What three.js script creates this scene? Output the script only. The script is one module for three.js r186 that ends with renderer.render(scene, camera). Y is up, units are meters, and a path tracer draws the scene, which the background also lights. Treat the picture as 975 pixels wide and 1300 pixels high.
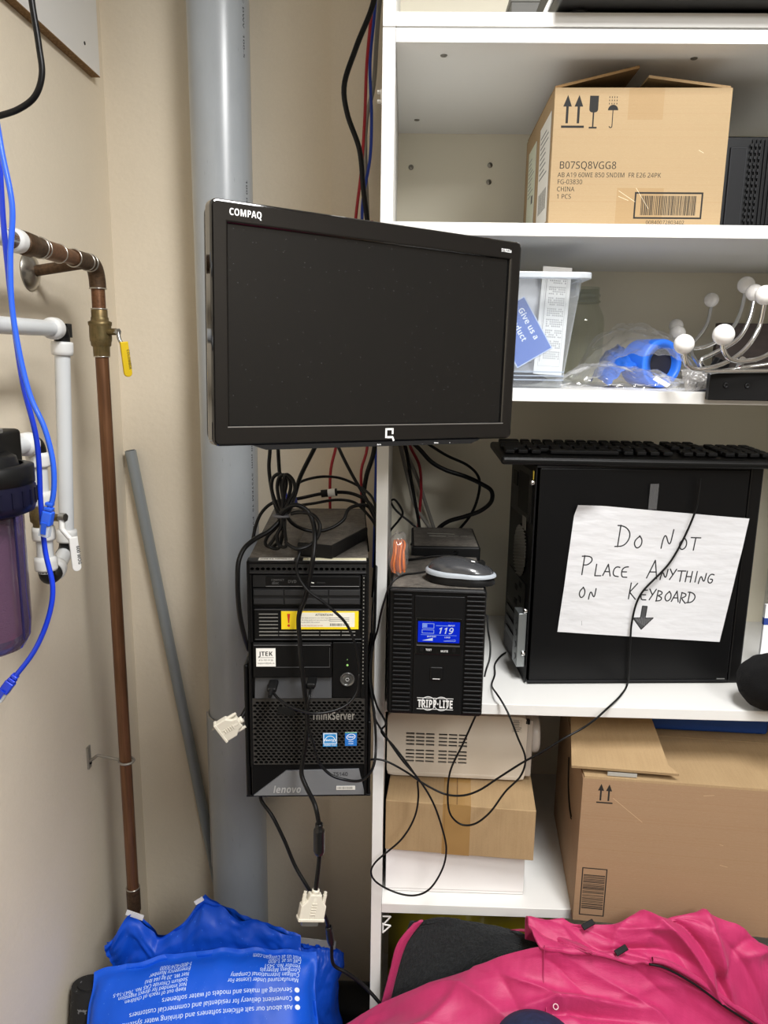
import * as THREE from 'three';
import { RoundedBoxGeometry } from 'three/addons/geometries/RoundedBoxGeometry.js';
import { TextGeometry } from 'three/addons/geometries/TextGeometry.js';
import { FontLoader } from 'three/addons/loaders/FontLoader.js';
import { mergeGeometries, mergeVertices } from 'three/addons/utils/BufferGeometryUtils.js';
import { RectAreaLightUniformsLib } from 'three/addons/lights/RectAreaLightUniformsLib.js';
import { ImprovedNoise } from 'three/addons/math/ImprovedNoise.js';

// ---------------------------------------------------------------- camera, light, exposure
const scene = new THREE.Scene();
scene.background = new THREE.Color(0x000000);
const rad = THREE.MathUtils.degToRad;
const camera = new THREE.PerspectiveCamera(67.98, 975 / 1300, 0.05, 20);
camera.position.set(0, 1.40, 0);
camera.rotation.set(rad(-11.6), rad(1.4), rad(0.88), 'YXZ');
scene.add(camera);
const renderer = new THREE.WebGLRenderer({ antialias: true });
renderer.toneMapping = THREE.LinearToneMapping;
renderer.toneMappingExposure = 1.0;
renderer.shadowMap.enabled = true;
RectAreaLightUniformsLib.init();
// ceiling panels: centre, size, brightness; the second is an added, unseen fill light
const LAMPS = [{ x: 0.36, y: 2.33, z: -0.34, w: 0.3, l: 0.6, power: 54 }, { x: 0.95, y: 2.33, z: 0.95, w: 0.6, l: 1.2, power: 20 }];
for (const p of LAMPS) {
  const light = new THREE.RectAreaLight(new THREE.Color(1.0, 1.0, 0.99), p.power, p.w, p.l);
  light.position.set(p.x, p.y - 0.012, p.z); light.rotation.set(-Math.PI / 2, 0, 0); scene.add(light);
}

// ---------------------------------------------------------------- helpers
let seed = 20240611;
const rnd = () => { seed = (seed + 0x6d2b79f5) | 0; let t = Math.imul(seed ^ (seed >>> 15), 1 | seed); t = (t + Math.imul(t ^ (t >>> 7), 61 | t)) ^ t; return ((t ^ (t >>> 14)) >>> 0) / 4294967296; };
const perlin = new ImprovedNoise();
const ns = (x, y, z = 0) => perlin.noise(x, y, z);
const fbm = (x, y, z = 0) => ns(x, y, z) + 0.5 * ns(2.1 * x, 2.1 * y, 2.1 * z + 7) + 0.25 * ns(4.3 * x, 4.3 * y, 4.3 * z + 13);
const V = (a) => new THREE.Vector3(a[0], a[1], a[2]);
const taken = new Map();
function numbered(name) { const n = taken.get(name) ?? 0; taken.set(name, n + 1); return n ? name + '_' + String(n).padStart(3, '0') : name; }
function describe(o, label, category, group) { o.userData.label = label; o.userData.category = category; if (group) o.userData.group = group; return o; }
function thing(name, label, category, pos = [0, 0, 0], turn = 0, group) {
  const o = new THREE.Group(); o.name = numbered(name); o.position.set(...pos); o.rotation.y = turn; scene.add(o);
  return describe(o, label, category, group);
}
function part(parent, name, geometry, material, pos = [0, 0, 0], rot = [0, 0, 0], label) {
  const m = new THREE.Mesh(geometry, material); m.name = name; m.position.set(...pos); m.rotation.set(...rot); parent.add(m);
  if (label) m.userData.label = label;
  return m;
}
function solo(name, label, category, geometry, material, pos, rot, group) {
  const m = part(scene, numbered(name), geometry, material, pos, rot); return describe(m, label, category, group);
}
function struct(name, geometry, material, pos, rot) { const m = part(scene, name, geometry, material, pos, rot); m.userData.kind = 'structure'; return m; }
const box = (w, h, d) => new THREE.BoxGeometry(w, h, d);
const rbox = (w, h, d, r = 0.002, s = 2) => new RoundedBoxGeometry(w, h, d, s, Math.min(r, w / 2.01, h / 2.01, d / 2.01));
const cyl = (r, h, n = 24, r2 = r) => new THREE.CylinderGeometry(r2, r, h, n);
const lathe = (pts, n = 32) => new THREE.LatheGeometry(pts.map((p) => new THREE.Vector2(p[0], p[1])), n);
const curve = (pts, t = 0.5) => new THREE.CatmullRomCurve3(pts.map(V), false, 'centripetal', t);
const tube = (pts, r, seg, n = 8) => new THREE.TubeGeometry(curve(pts), seg ?? Math.max(16, pts.length * 7), r, n, false);
function move(g, x = 0, y = 0, z = 0, rx = 0, ry = 0, rz = 0) { g.applyMatrix4(new THREE.Matrix4().compose(new THREE.Vector3(x, y, z), new THREE.Quaternion().setFromEuler(new THREE.Euler(rx, ry, rz)), new THREE.Vector3(1, 1, 1))); return g; }
const join = (list) => mergeGeometries(list.map((g) => { const h = g.index ? g.toNonIndexed() : g; for (const k of Object.keys(h.attributes)) if (!['position', 'normal', 'uv'].includes(k)) h.deleteAttribute(k); return h; }));
function between(a, b, r, n = 16, r2 = r) {            // a straight round bar from a to b
  const A = V(a), B = V(b), g = new THREE.CylinderGeometry(r2, r, A.distanceTo(B), n);
  g.applyQuaternion(new THREE.Quaternion().setFromUnitVectors(new THREE.Vector3(0, 1, 0), B.clone().sub(A).normalize()));
  const c = A.add(B).multiplyScalar(0.5); g.translate(c.x, c.y, c.z); return g;
}
function metric(g, s = 1) {                             // uv in metres, by the dominant axis of each face
  const h = g.index ? g.toNonIndexed() : g, p = h.attributes.position, n = h.attributes.normal, uv = new Float32Array(p.count * 2);
  for (let i = 0; i < p.count; i++) {
    const ax = Math.abs(n.getX(i)), ay = Math.abs(n.getY(i)), az = Math.abs(n.getZ(i));
    const [u, v] = ax > ay && ax > az ? [p.getZ(i), p.getY(i)] : ay > az ? [p.getX(i), p.getZ(i)] : [p.getX(i), p.getY(i)];
    uv[2 * i] = u * s; uv[2 * i + 1] = v * s;
  }
  h.setAttribute('uv', new THREE.BufferAttribute(uv, 2)); return h;
}
function canvas(w, h, draw, srgb = true) {
  const c = document.createElement('canvas'); c.width = Math.round(w); c.height = Math.round(h); draw(c.getContext('2d'), c.width, c.height);
  const t = new THREE.CanvasTexture(c); if (srgb) t.colorSpace = THREE.SRGBColorSpace; t.anisotropy = 4; return t;
}
function noiseTexture(n, f, repeat) {                   // f(x, y) -> 0..1 grey, tileable use not required at this scale
  const d = new Uint8Array(n * n * 4);
  for (let y = 0; y < n; y++) for (let x = 0; x < n; x++) { const v = Math.max(0, Math.min(255, 255 * f(x / n, y / n))); d.set([v, v, v, 255], (y * n + x) * 4); }
  const t = new THREE.DataTexture(d, n, n); t.magFilter = THREE.LinearFilter; t.minFilter = THREE.LinearFilter; t.wrapS = t.wrapT = THREE.MirroredRepeatWrapping; t.repeat.set(repeat, repeat); t.needsUpdate = true; return t;
}
function tintTexture(n, f, repeat) {                    // f(x, y) -> [r, g, b] sRGB 0..255
  const d = new Uint8Array(n * n * 4);
  for (let y = 0; y < n; y++) for (let x = 0; x < n; x++) { const c = f(x / n, y / n); d.set([...c.map((v) => Math.max(0, Math.min(255, v))), 255], (y * n + x) * 4); }
  const t = new THREE.DataTexture(d, n, n); t.magFilter = THREE.LinearFilter; t.minFilter = THREE.LinearFilter; t.wrapS = t.wrapT = THREE.MirroredRepeatWrapping; t.repeat.set(repeat, repeat); t.colorSpace = THREE.SRGBColorSpace; t.needsUpdate = true; return t;
}
const mat = (color, roughness = 0.6, metalness = 0, more = {}) => { const c = new THREE.Color(color), dark = Math.max(c.r, c.g, c.b) < 0.03; return new THREE.MeshPhysicalMaterial({ color: c, roughness, metalness, specularIntensity: dark ? 0.5 : 1, ...more }); };
// a flat printed sheet: a thin box whose +z face carries the print
function print(parent, name, w, h, pos, rot, draw, { res = 4000, rough = 0.55, t = 0.0006, edge = 0xdddddd, coat = 0, label } = {}) {
  const tex = canvas(Math.min(2048, w * res), Math.min(2048, h * res), draw);
  const face = mat(0xffffff, rough, 0, { map: tex, clearcoat: coat }), side = mat(edge, rough);
  const m = part(parent, name, box(w, h, t), [side, side, side, side, face, side], pos, rot); if (label) m.userData.label = label; return m;
}
const bold = await new FontLoader().loadAsync('fonts/droid/droid_sans_bold.typeface.json');
const regular = await new FontLoader().loadAsync('fonts/droid/droid_sans_regular.typeface.json');
function letters(text, size, font = bold, depth = 0.0003, width) {
  const g = new TextGeometry(text, { font, size, depth, curveSegments: 4, bevelEnabled: false }); g.computeBoundingBox();
  const b = g.boundingBox, w = b.max.x - b.min.x; g.translate(-b.min.x, -b.min.y, 0); if (width) g.scale(width / w, 1, 1); return g;
}
// a sheet through rows of points (bicubic), given folds and a thickness
function sheet(rows, nu, nv, fold = () => 0, thick = 0.002) {
  const cr = (a, b, c, d, t) => 0.5 * (2 * b + (c - a) * t + (2 * a - 5 * b + 4 * c - d) * t * t + (3 * b - a - 3 * c + d) * t * t * t);
  const pick = (list, s) => { const n = list.length - 1, f = Math.min(n - 1e-6, Math.max(0, s * n)), i = Math.floor(f), g = (k) => list[Math.max(0, Math.min(n, k))]; return [0, 1, 2].map((c) => cr(g(i - 1)[c], g(i)[c], g(i + 1)[c], g(i + 2)[c], f - i)); };
  const at = (u, v) => pick(rows.map((r) => pick(r, u)), v), P = [], N = [], uv = [], idx = [], W = nu + 1;
  const base = (u, v) => V(at(u, v));
  for (let j = 0; j <= nv; j++) for (let i = 0; i <= nu; i++) {
    const u = i / nu, v = j / nv, e = 0.004, p = base(u, v), du = base(Math.min(1, u + e), v).sub(base(Math.max(0, u - e), v)), dv = base(u, Math.min(1, v + e)).sub(base(u, Math.max(0, v - e)));
    const n = du.cross(dv).normalize().multiplyScalar(-1); if (n.y < 0 && Math.abs(n.y) > 0.3) n.negate();
    p.addScaledVector(n, fold(u, v, p)); P.push(p); N.push(n); uv.push(u, v);
  }
  const count = P.length, pos = [];
  for (const p of P) pos.push(p.x, p.y, p.z);
  P.forEach((p, k) => { const q = p.clone().addScaledVector(N[k], -thick); pos.push(q.x, q.y, q.z); });
  const quad = (a, b, c, d) => idx.push(a, b, c, a, c, d);
  for (let j = 0; j < nv; j++) for (let i = 0; i < nu; i++) { const a = j * W + i; quad(a, a + W, a + W + 1, a + 1); quad(a + count, a + 1 + count, a + W + 1 + count, a + W + count); }
  for (let i = 0; i < nu; i++) { quad(i, i + 1, i + 1 + count, i + count); const a = nv * W + i; quad(a, a + count, a + 1 + count, a + 1); }
  for (let j = 0; j < nv; j++) { const a = j * W; quad(a, a + count, a + W + count, a + W); const b = j * W + nu; quad(b, b + W, b + W + count, b + count); }
  const g = new THREE.BufferGeometry(); g.setAttribute('position', new THREE.Float32BufferAttribute(pos, 3)); g.setAttribute('uv', new THREE.Float32BufferAttribute([...uv, ...uv], 2)); g.setIndex(idx); g.computeVertexNormals(); return g;
}
// a filled bag: two bulged faces with a flat seam, front uv 0..1
function pillow(w, h, t, nu, nv, bend = () => [0, 0, 0]) {
  const pos = [], uv = [], idx = [], W = nu + 1, count = W * (nv + 1);
  for (const side of [1, -1]) for (let j = 0; j <= nv; j++) for (let i = 0; i <= nu; i++) {
    const u = i / nu * 2 - 1, v = j / nv * 2 - 1, k = Math.pow(Math.max(0, 1 - Math.pow(Math.abs(u) * 1.03, 3.2)), 0.55) * Math.pow(Math.max(0, 1 - Math.pow(Math.abs(v) * 1.05, 4)), 0.55);
    const b = bend(u, v, side, k); pos.push(u * w / 2 + b[0], v * h / 2 + b[1], side * (t / 2 * k + 0.0006) + b[2]); uv.push(i / nu, j / nv);
  }
  const quad = (a, b, c, d) => idx.push(a, b, c, a, c, d);
  for (let j = 0; j < nv; j++) for (let i = 0; i < nu; i++) { const a = j * W + i; quad(a, a + 1, a + W + 1, a + W); quad(a + count, a + W + count, a + W + 1 + count, a + 1 + count); }
  const g = new THREE.BufferGeometry(); g.setAttribute('position', new THREE.Float32BufferAttribute(pos, 3)); g.setAttribute('uv', new THREE.Float32BufferAttribute(uv, 2)); g.setIndex(idx); g.computeVertexNormals(); return g;
}

// ---------------------------------------------------------------- shared materials
const peel = noiseTexture(512, (x, y) => 0.5 + 0.22 * fbm(x * 60, y * 60) + 0.12 * fbm(x * 14, y * 14, 4), 1.4);
const wallTint = tintTexture(512, (x, y) => { const n = 2.5 * fbm(x * 7, y * 7) + 3.0 * (rnd() - 0.5); return [230 + n, 218 + n, 197 + n]; }, 0.9);
const wallMat = mat(0xffffff, 0.72, 0, { map: wallTint, bumpMap: peel, bumpScale: 0.0008 });
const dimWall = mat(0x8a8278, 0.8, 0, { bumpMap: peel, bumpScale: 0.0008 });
const ceilMat = mat(0xf3f2ee, 0.9), floorMat = mat(0x5c5a55, 0.6, 0, { bumpMap: peel, bumpScale: 0.0004 });
const melamine = mat(0xe6e5e2, 0.36, 0, { bumpMap: noiseTexture(256, (x, y) => 0.5 + 0.2 * fbm(x * 90, y * 90), 3), bumpScale: 0.00012 });
const chip = mat(0xffffff, 0.9, 0, { map: tintTexture(256, (x, y) => { const n = 34 * fbm(x * 70, y * 26) + 26 * (rnd() - 0.5); return [128 + n, 98 + n, 62 + n]; }, 6) });
const card = (r, g, b, d = 1) => tintTexture(512, (x, y) => { const n = d * (5 * fbm(x * 5, y * 6, 3) + 5 * ns(x * 160, y * 9, 5) + 7 * (rnd() - 0.5)); return [r + n, g + n, b + n * 0.9]; }, 2.2);
const cardTan = mat(0xffffff, 0.85, 0, { map: card(170, 143, 106) }), cardBrown = mat(0xffffff, 0.85, 0, { map: card(158, 128, 98) }), cardInside = mat(0xffffff, 0.9, 0, { map: card(146, 115, 76) });
const gloss = mat(0x050506, 0.07, 0, { clearcoat: 1, clearcoatRoughness: 0.03 }), black = mat(0x0e0e0f, 0.5), satin = mat(0x121213, 0.34), soft = mat(0x17171a, 0.7);
const cordBlack = mat(0x0d0d0e, 0.38), cordGrey = mat(0x8c8880, 0.5), chrome = mat(0xd9d9d9, 0.12, 1), steel = mat(0xb9bbbc, 0.32, 1), zinc = mat(0xa3a8a9, 0.42, 0.9), white = mat(0xf2f1ee, 0.4), darkMetal = mat(0x1b1b1c, 0.42, 0.6);
const dusty = mat(0xffffff, 0.8, 0, { map: tintTexture(512, (x, y) => { const n = 0.5 + 0.5 * fbm(x * 9, y * 9) + 0.35 * fbm(x * 40, y * 40, 2), k = Math.max(0, Math.min(1, n)); const s = (rnd() < 0.02 ? 40 : 0) + 10 * rnd(); return [66 + 44 * k + s, 62 + 42 * k + s, 57 + 39 * k + s]; }, 3) });

// ---------------------------------------------------------------- room shell
const FLOOR = -0.10, CEIL = 2.36, RH = CEIL - FLOOR, RM = (CEIL + FLOOR) / 2;
struct('floor', metric(box(2.5, 0.1, 5.4)), floorMat, [0.45, FLOOR - 0.05, 0.85]);
struct('ceiling', box(2.5, 0.1, 5.4), ceilMat, [0.45, CEIL + 0.05, 0.85]);
struct('wall_left', metric(box(0.1, RH, 5.2)), wallMat, [-0.648, RM, 0.9]);
struct('wall_back', metric(box(2.3, RH, 0.1)), wallMat, [0.5, RM, -1.65]);
part(scene.getObjectByName('wall_back'), 'wall_chase', metric(box(1.802, RH, 0.02)), wallMat, [0.249, 0, 0.06]);
struct('wall_right', metric(box(0.1, RH, 5.2)), dimWall, [1.7, RM, 0.9]);
struct('wall_front', metric(box(2.3, RH, 0.1)), dimWall, [0.5, RM, 3.4]);
for (const [i, p] of LAMPS.entries()) {
  const t = thing('ceiling_light', i ? 'added unseen fill light panel further back in the room' : 'small white ceiling light panel in front of the bookcase', 'light', [p.x, p.y, p.z]), f = 0.02;
  part(t, 'housing', box(p.w + 2 * f, 0.026, p.l + 2 * f), white, [0, 0.017, 0]);
  part(t, 'diffuser', box(p.w, 0.008, p.l), mat(0xffffff, 0.5, 0, { emissive: 0xffffff, emissiveIntensity: 2.5 }), [0, 0, 0]);
}

// ---------------------------------------------------------------- white board on the left wall
{
  const t = thing('wall_board', 'white melamine board screwed high on the left wall', 'board', [-0.598, 1.902, -0.9]);
  part(t, 'panel', box(0.016, 0.44, 1.28), melamine, [0.0085, 0.222, 0]);
  part(t, 'raw_edge', metric(box(0.0162, 0.0015, 1.28)), chip, [0.0085, 0.0012, 0], [0, 0, 0], 'raw brown chipboard edge');
  part(t, 'screw', cyl(0.003, 0.001, 14), darkMetal, [0.0168, 0.035, -0.575], [0, 0, Math.PI / 2]);  // flat dark disc standing in for the shade of a screw hole
  part(t, 'bracket', box(0.008, 0.03, 0.02), steel, [0.0045, 0.44, 0.2]);
}

// ---------------------------------------------------------------- bookcases
const ZF = -1.12, ZB = -1.545, XL = -0.039, XR = 0.78, TH = 0.0175;
const screwGeo = lathe([[0, 0.0018], [0.0018, 0.0018], [0.002, 0.0006], [0.0042, 0.0012], [0.005, 0], [0, 0]], 16), screwMat = mat(0x8f8c84, 0.35, 1);
function bookcase(label, y0, y1, shelves, screws) {
  const t = thing('bookcase', label, 'bookcase', [XL, y0, ZF]); const D = ZF - ZB, h = y1 - y0;
  part(t, 'upright', rbox(TH, h, D, 0.0008), melamine, [TH / 2, h / 2, -D / 2]);
  part(t, 'upright', box(TH, h, D), melamine, [XR - XL - TH / 2, h / 2, -D / 2]);
  part(t, 'back_panel', box(XR - XL, h, 0.004), mat(0xeee7d3, 0.5), [(XR - XL) / 2, h / 2, -D - 0.002]);
  for (const y of shelves) part(t, 'shelf', rbox(XR - XL - 2 * TH - 0.0006, TH, D - 0.001, 0.0008), melamine, [(XR - XL) / 2, y - TH / 2 - y0, -D / 2]);
  for (const [x, y, z, r] of screws) part(t, 'screw', screwGeo, screwMat, [x - XL, y - y0, z - ZF], r);
  return t;
}
const down = [Math.PI, 0, 0], out = [Math.PI / 2, 0, 0];
bookcase('tall white bookcase with open shelves of computer gear and boxes', FLOOR, 1.8292, [1.8288, 1.5845, 1.356, 0.863, 0.4965, 0.02],
  [[0.045, 1.8112, -1.165, down], [0.012, 1.8112, -1.46, down], [0.392, 1.8112, -1.17, down], [0.0035, 1.752, ZB, out], [0.153, 1.757, ZB, out], [0.152, 1.727, ZB, out]]);
bookcase('white cabinet unit stacked on top of the bookcase', 1.8304, 2.34, [1.8308 + TH, 2.34], []);
{
  const t = thing('wall_clip', 'small white plastic clip on outer side of the bookcase upright', 'clip', [XL - 0.001, 1.75, -1.14]);
  part(t, 'base', rbox(0.002, 0.017, 0.012, 0.0008), white, [0, 0, 0]);
  part(t, 'hook', rbox(0.006, 0.003, 0.01, 0.001), white, [-0.003, 0.006, 0]);
  part(t, 'hook', rbox(0.006, 0.003, 0.01, 0.001), white, [-0.003, -0.006, 0]);
}
{ // torn scrap with strokes under the lowest shelf
  const t = thing('white_bracket', 'bent white wire bracket below the lowest shelf beside the upright', 'bracket', [-0.0195, 0.452, -1.128]);
  part(t, 'wire', join([between([0, 0.014, 0], [0.014, 0.014, 0], 0.0014, 8), between([0.014, 0.014, 0], [0.002, -0.002, 0], 0.0014, 8), between([0.002, -0.002, 0], [0.014, -0.004, 0], 0.0014, 8), between([0.014, -0.004, 0], [0.001, -0.018, 0], 0.0014, 8), between([0.001, -0.018, 0], [0.001, 0, 0], 0.0014, 8)]), white);
}

// ---------------------------------------------------------------- drain pipe, conduit
{
  const R = 0.0565, t = thing('drain_pipe', 'thick grey plastic drain pipe standing in the corner', 'pipe', [-0.354, FLOOR, -1.53]);
  const grey = mat(0xffffff, 0.3, 0, { map: tintTexture(512, (x, y) => { const n = 3 * fbm(x * 6, y * 40) + 2.5 * (rnd() - 0.5) - (rnd() < 0.0008 ? 35 : 0); return [170 + n, 176 + n, 182 + n]; }, 1), clearcoat: 0.35, clearcoatRoughness: 0.25 });
  part(t, 'pipe', cyl(R, CEIL - FLOOR, 64), grey, [0, (CEIL - FLOOR) / 2, 0]);
  const coupling = part(t, 'coupling', lathe([[R, 0], [R + 0.0042, 0.001], [R + 0.0046, 0.004], [R + 0.0046, 0.728], [R + 0.004, 0.733], [R, 0.734]], 64), grey, [0, 0, 0]);
  part(coupling, 'glue_bead', new THREE.TorusGeometry(R + 0.003, 0.0016, 8, 64), mat(0xb9b6b2, 0.3), [0, 0.735, 0], [Math.PI / 2, 0, 0]);
  part(coupling, 'glue_drip', tube([[-0.0615, 0.735, 0.008], [-0.0607, 0.68, 0.012], [-0.061, 0.58, 0.01], [-0.0605, 0.42, 0.013], [-0.06, 0.36, 0.014]], 0.0022, 40, 6), mat(0xb1aeaa, 0.3));
  // printed line of standard markings down the pipe
  const tex = canvas(64, 2048, (c, w, h) => { c.fillStyle = 'rgb(170,176,182)'; c.fillRect(0, 0, w, h); c.save(); c.translate(w / 2, h / 2); c.rotate(Math.PI / 2); c.fillStyle = '#3b3f44'; c.font = 'bold 30px sans-serif'; c.textAlign = 'center'; c.textBaseline = 'middle'; for (let i = -1; i < 2; i++) c.fillText('100 mm  SYSTEM 15  PVC DWV  100-S', i * 900, 2); c.restore(); });
  const band = new THREE.CylinderGeometry(R + 0.0003, R + 0.0003, 1.1, 6, 1, true, rad(58), rad(13));
  part(t, 'print', band, mat(0xffffff, 0.3, 0, { map: tex }), [0, 1.68, 0]);
}
{
  const t = thing('conduit', 'grey metal tube leaning against the back wall beside the drain pipe', 'tube', [0, 0, 0]);
  const a = [-0.578, 1.196, -1.586], b = [-0.382, FLOOR, -1.5855];
  part(t, 'tube', between(a, b, 0.0118, 20), mat(0x999fa2, 0.42, 0.35));
  part(t, 'bore_shade', between([a[0] - 0.0004, a[1] + 0.0008, a[2]], [a[0] + 0.0001, a[1] - 0.002, a[2]], 0.0095, 20), mat(0x3a3d3f, 0.7, 0.3));  // solid dark plug, shade of the hollow tube end put in as colour
}

// ---------------------------------------------------------------- copper pipe with valve
const copperTex = (a, b, c) => tintTexture(256, (x, y) => { const n = 16 * fbm(x * 4, y * 16) + 14 * fbm(x * 20, y * 8, 3) + 6 * (rnd() - 0.5); return [a + n, b + n * 0.75, c + n * 0.6]; }, 1);
const copper = mat(0xffffff, 0.4, 0.5, { map: copperTex(116, 80, 54) }), copperDark = mat(0xffffff, 0.5, 0.6, { map: copperTex(88, 68, 50) }), brass = mat(0xffffff, 0.45, 0.7, { map: copperTex(118, 102, 68) }), solder = mat(0xc9c4ba, 0.3, 0.9);
const X0 = -0.514, Z0 = -1.30;
const ring = (r, w = 0.0012) => new THREE.TorusGeometry(r, w, 8, 28);
{
  const t = thing('copper_pipe', 'brown copper water pipe running down the corner of left wall', 'pipe');
  part(t, 'vertical_pipe', cyl(0.0111, 1.51, 24), copper, [X0, 0.655, Z0]);
  part(t, 'upper_pipe', cyl(0.0111, 0.06, 24), copper, [X0, 1.484, Z0]);
  const el = part(t, 'elbow', new THREE.TubeGeometry(new THREE.QuadraticBezierCurve3(V([X0, 1.503, Z0]), V([X0, 1.541, Z0]), V([X0, 1.541, Z0 + 0.026])), 20, 0.0133, 18), copperDark);
  part(el, 'solder_ring', ring(0.0132), solder, [X0, 1.503, Z0], [Math.PI / 2, 0, 0]);
  part(el, 'solder_ring', ring(0.0132), solder, [X0, 1.541, Z0 + 0.026]);
  part(t, 'horizontal_pipe', cyl(0.0111, 0.27, 24), copper, [X0, 1.541, Z0 + 0.165], [Math.PI / 2, 0, 0]);
  const tee = part(t, 'tee', cyl(0.0133, 0.06, 24), copperDark, [X0, 1.541, Z0 + 0.06], [Math.PI / 2, 0, 0]);
  part(tee, 'solder_ring', ring(0.0132), solder, [0, 0.03, 0], [Math.PI / 2, 0, 0]);
  part(tee, 'solder_ring', ring(0.0132), solder, [0, -0.02, 0], [Math.PI / 2, 0, 0]);
  const sl = part(t, 'sleeve', cyl(0.0133, 0.05, 24), copper, [X0, 1.541, Z0 + 0.165], [Math.PI / 2, 0, 0]);
  part(sl, 'solder_ring', ring(0.0132), solder, [0, 0.025, 0], [Math.PI / 2, 0, 0]);
  part(sl, 'solder_ring', ring(0.0132), solder, [0, -0.025, 0], [Math.PI / 2, 0, 0]);
  const ad = part(t, 'adapter', lathe([[0.011, 0], [0.0142, 0], [0.0142, 0.028], [0.0165, 0.028], [0.0165, 0.05], [0.012, 0.052]], 8), copperDark, [X0, 1.541, Z0 + 0.2], [Math.PI / 2, 0, 0]);
  part(ad, 'solder_ring', ring(0.0142), solder, [0, 0.001, 0], [Math.PI / 2, 0, 0]);
  part(t, 'stub', between([X0, 1.535, -1.235], [-0.593, 1.523, -1.238], 0.0085, 18), copperDark);
  part(t, 'wall_flange', lathe([[0.008, 0.012], [0.013, 0.012], [0.024, 0.007], [0.0295, 0.0018], [0.03, 0], [0, 0]], 36), mat(0xb0aca5, 0.28, 0.95), [-0.5975, 1.523, -1.238], [0, 0, -Math.PI / 2], 'round chrome wall flange');
  const v = part(t, 'valve', lathe([[0.0111, 0], [0.0135, 0], [0.0138, 0.016], [0.0162, 0.018], [0.0168, 0.024], [0.0178, 0.026], [0.0182, 0.034], [0.0178, 0.05], [0.019, 0.052], [0.0192, 0.057], [0.0145, 0.059], [0.0142, 0.064], [0.0132, 0.065], [0.0132, 0.076], [0.0111, 0.078]], 28), brass, [X0, 1.392, Z0]);
  part(v, 'solder_ring', ring(0.0126), solder, [0, 0, 0], [Math.PI / 2, 0, 0]);
  part(v, 'solder_ring', ring(0.0126), solder, [0, 0.078, 0], [Math.PI / 2, 0, 0]);
  part(v, 'stem', between([0.014, 0.041, 0.006], [0.031, 0.041, 0.01], 0.0055, 14), brass);
  part(v, 'nut', between([0.029, 0.041, 0.0095], [0.036, 0.041, 0.011], 0.0058, 6), steel);
  const lever = new THREE.Shape(); lever.moveTo(-0.0055, 0); lever.lineTo(0.0055, 0); lever.lineTo(0.0058, -0.05); lever.absarc(0, -0.05, 0.0058, 0, -Math.PI, true); lever.lineTo(-0.0055, 0);
  part(v, 'lever_arm', join([between([0.033, 0.043, 0.0105], [0.036, 0.028, 0.012], 0.0035, 8), between([0.036, 0.028, 0.012], [0.041, 0.021, 0.013], 0.0032, 8)]), steel);
  const lv = part(v, 'lever', new THREE.ExtrudeGeometry(lever, { depth: 0.003, bevelEnabled: true, bevelSize: 0.0012, bevelThickness: 0.0012, bevelSegments: 2 }), mat(0xe2bf12, 0.45), [0.0425, 0.024, 0.012], [0, rad(40), rad(5)], 'yellow coated lever');
  part(lv, 'marking', move(letters('COLOMBIA', 0.0045, bold, 0.0003), 0.0022, -0.012, 0.0043, 0, 0, -Math.PI / 2), mat(0x6f5d10, 0.6));
  const cp = part(t, 'lower_sleeve', cyl(0.0132, 0.05, 24), copperDark, [X0, 0.345, Z0]);
  part(cp, 'solder_ring', ring(0.0126), solder, [0, 0.025, 0], [Math.PI / 2, 0, 0]);
  // strap
  const strapMat = mat(0x9b968d, 0.45, 0.5);
  const s = part(t, 'pipe_strap', join([move(new THREE.TorusGeometry(0.0135, 0.0024, 6, 28), X0 + 0.002, 0.642, Z0, Math.PI / 2), between([-0.5255, 0.642, -1.303], [-0.572, 0.645, -1.312], 0.0026, 6), between([-0.572, 0.645, -1.312], [-0.593, 0.625, -1.325], 0.0028, 6), move(box(0.003, 0.045, 0.012), -0.5955, 0.632, -1.327)]), strapMat);
  part(s, 'strap_screw', cyl(0.003, 0.003, 10), darkMetal, [-0.593, 0.62, -1.327], [0, 0, Math.PI / 2]);
}

// ---------------------------------------------------------------- white plastic pipes and filter
const pexMat = mat(0xd3d6d8, 0.32, 0, { clearcoat: 0.3 }), collarMat = mat(0xdededc, 0.4), fitBlack = mat(0x141414, 0.45);
const collarGeo = lathe([[0.0112, 0], [0.0148, 0.0008], [0.0156, 0.004], [0.0156, 0.014], [0.0148, 0.0195], [0.0112, 0.0205]], 28);
function along(parent, name, geo, m, a, b) { const d = V(b).sub(V(a)).normalize(), o = part(parent, name, geo, m, a); o.quaternion.setFromUnitVectors(new THREE.Vector3(0, 1, 0), d); return o; }
{
  const t = thing('inlet_pipe', 'white plastic pipe joined to the end of the copper pipe', 'pipe');
  part(t, 'pipe', between([X0, 1.541, -1.046], [X0, 1.541, -0.55], 0.0111, 24), pexMat);
  along(t, 'collar', collarGeo, collarMat, [X0, 1.541, -1.044], [X0, 1.541, 0]);
}
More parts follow.
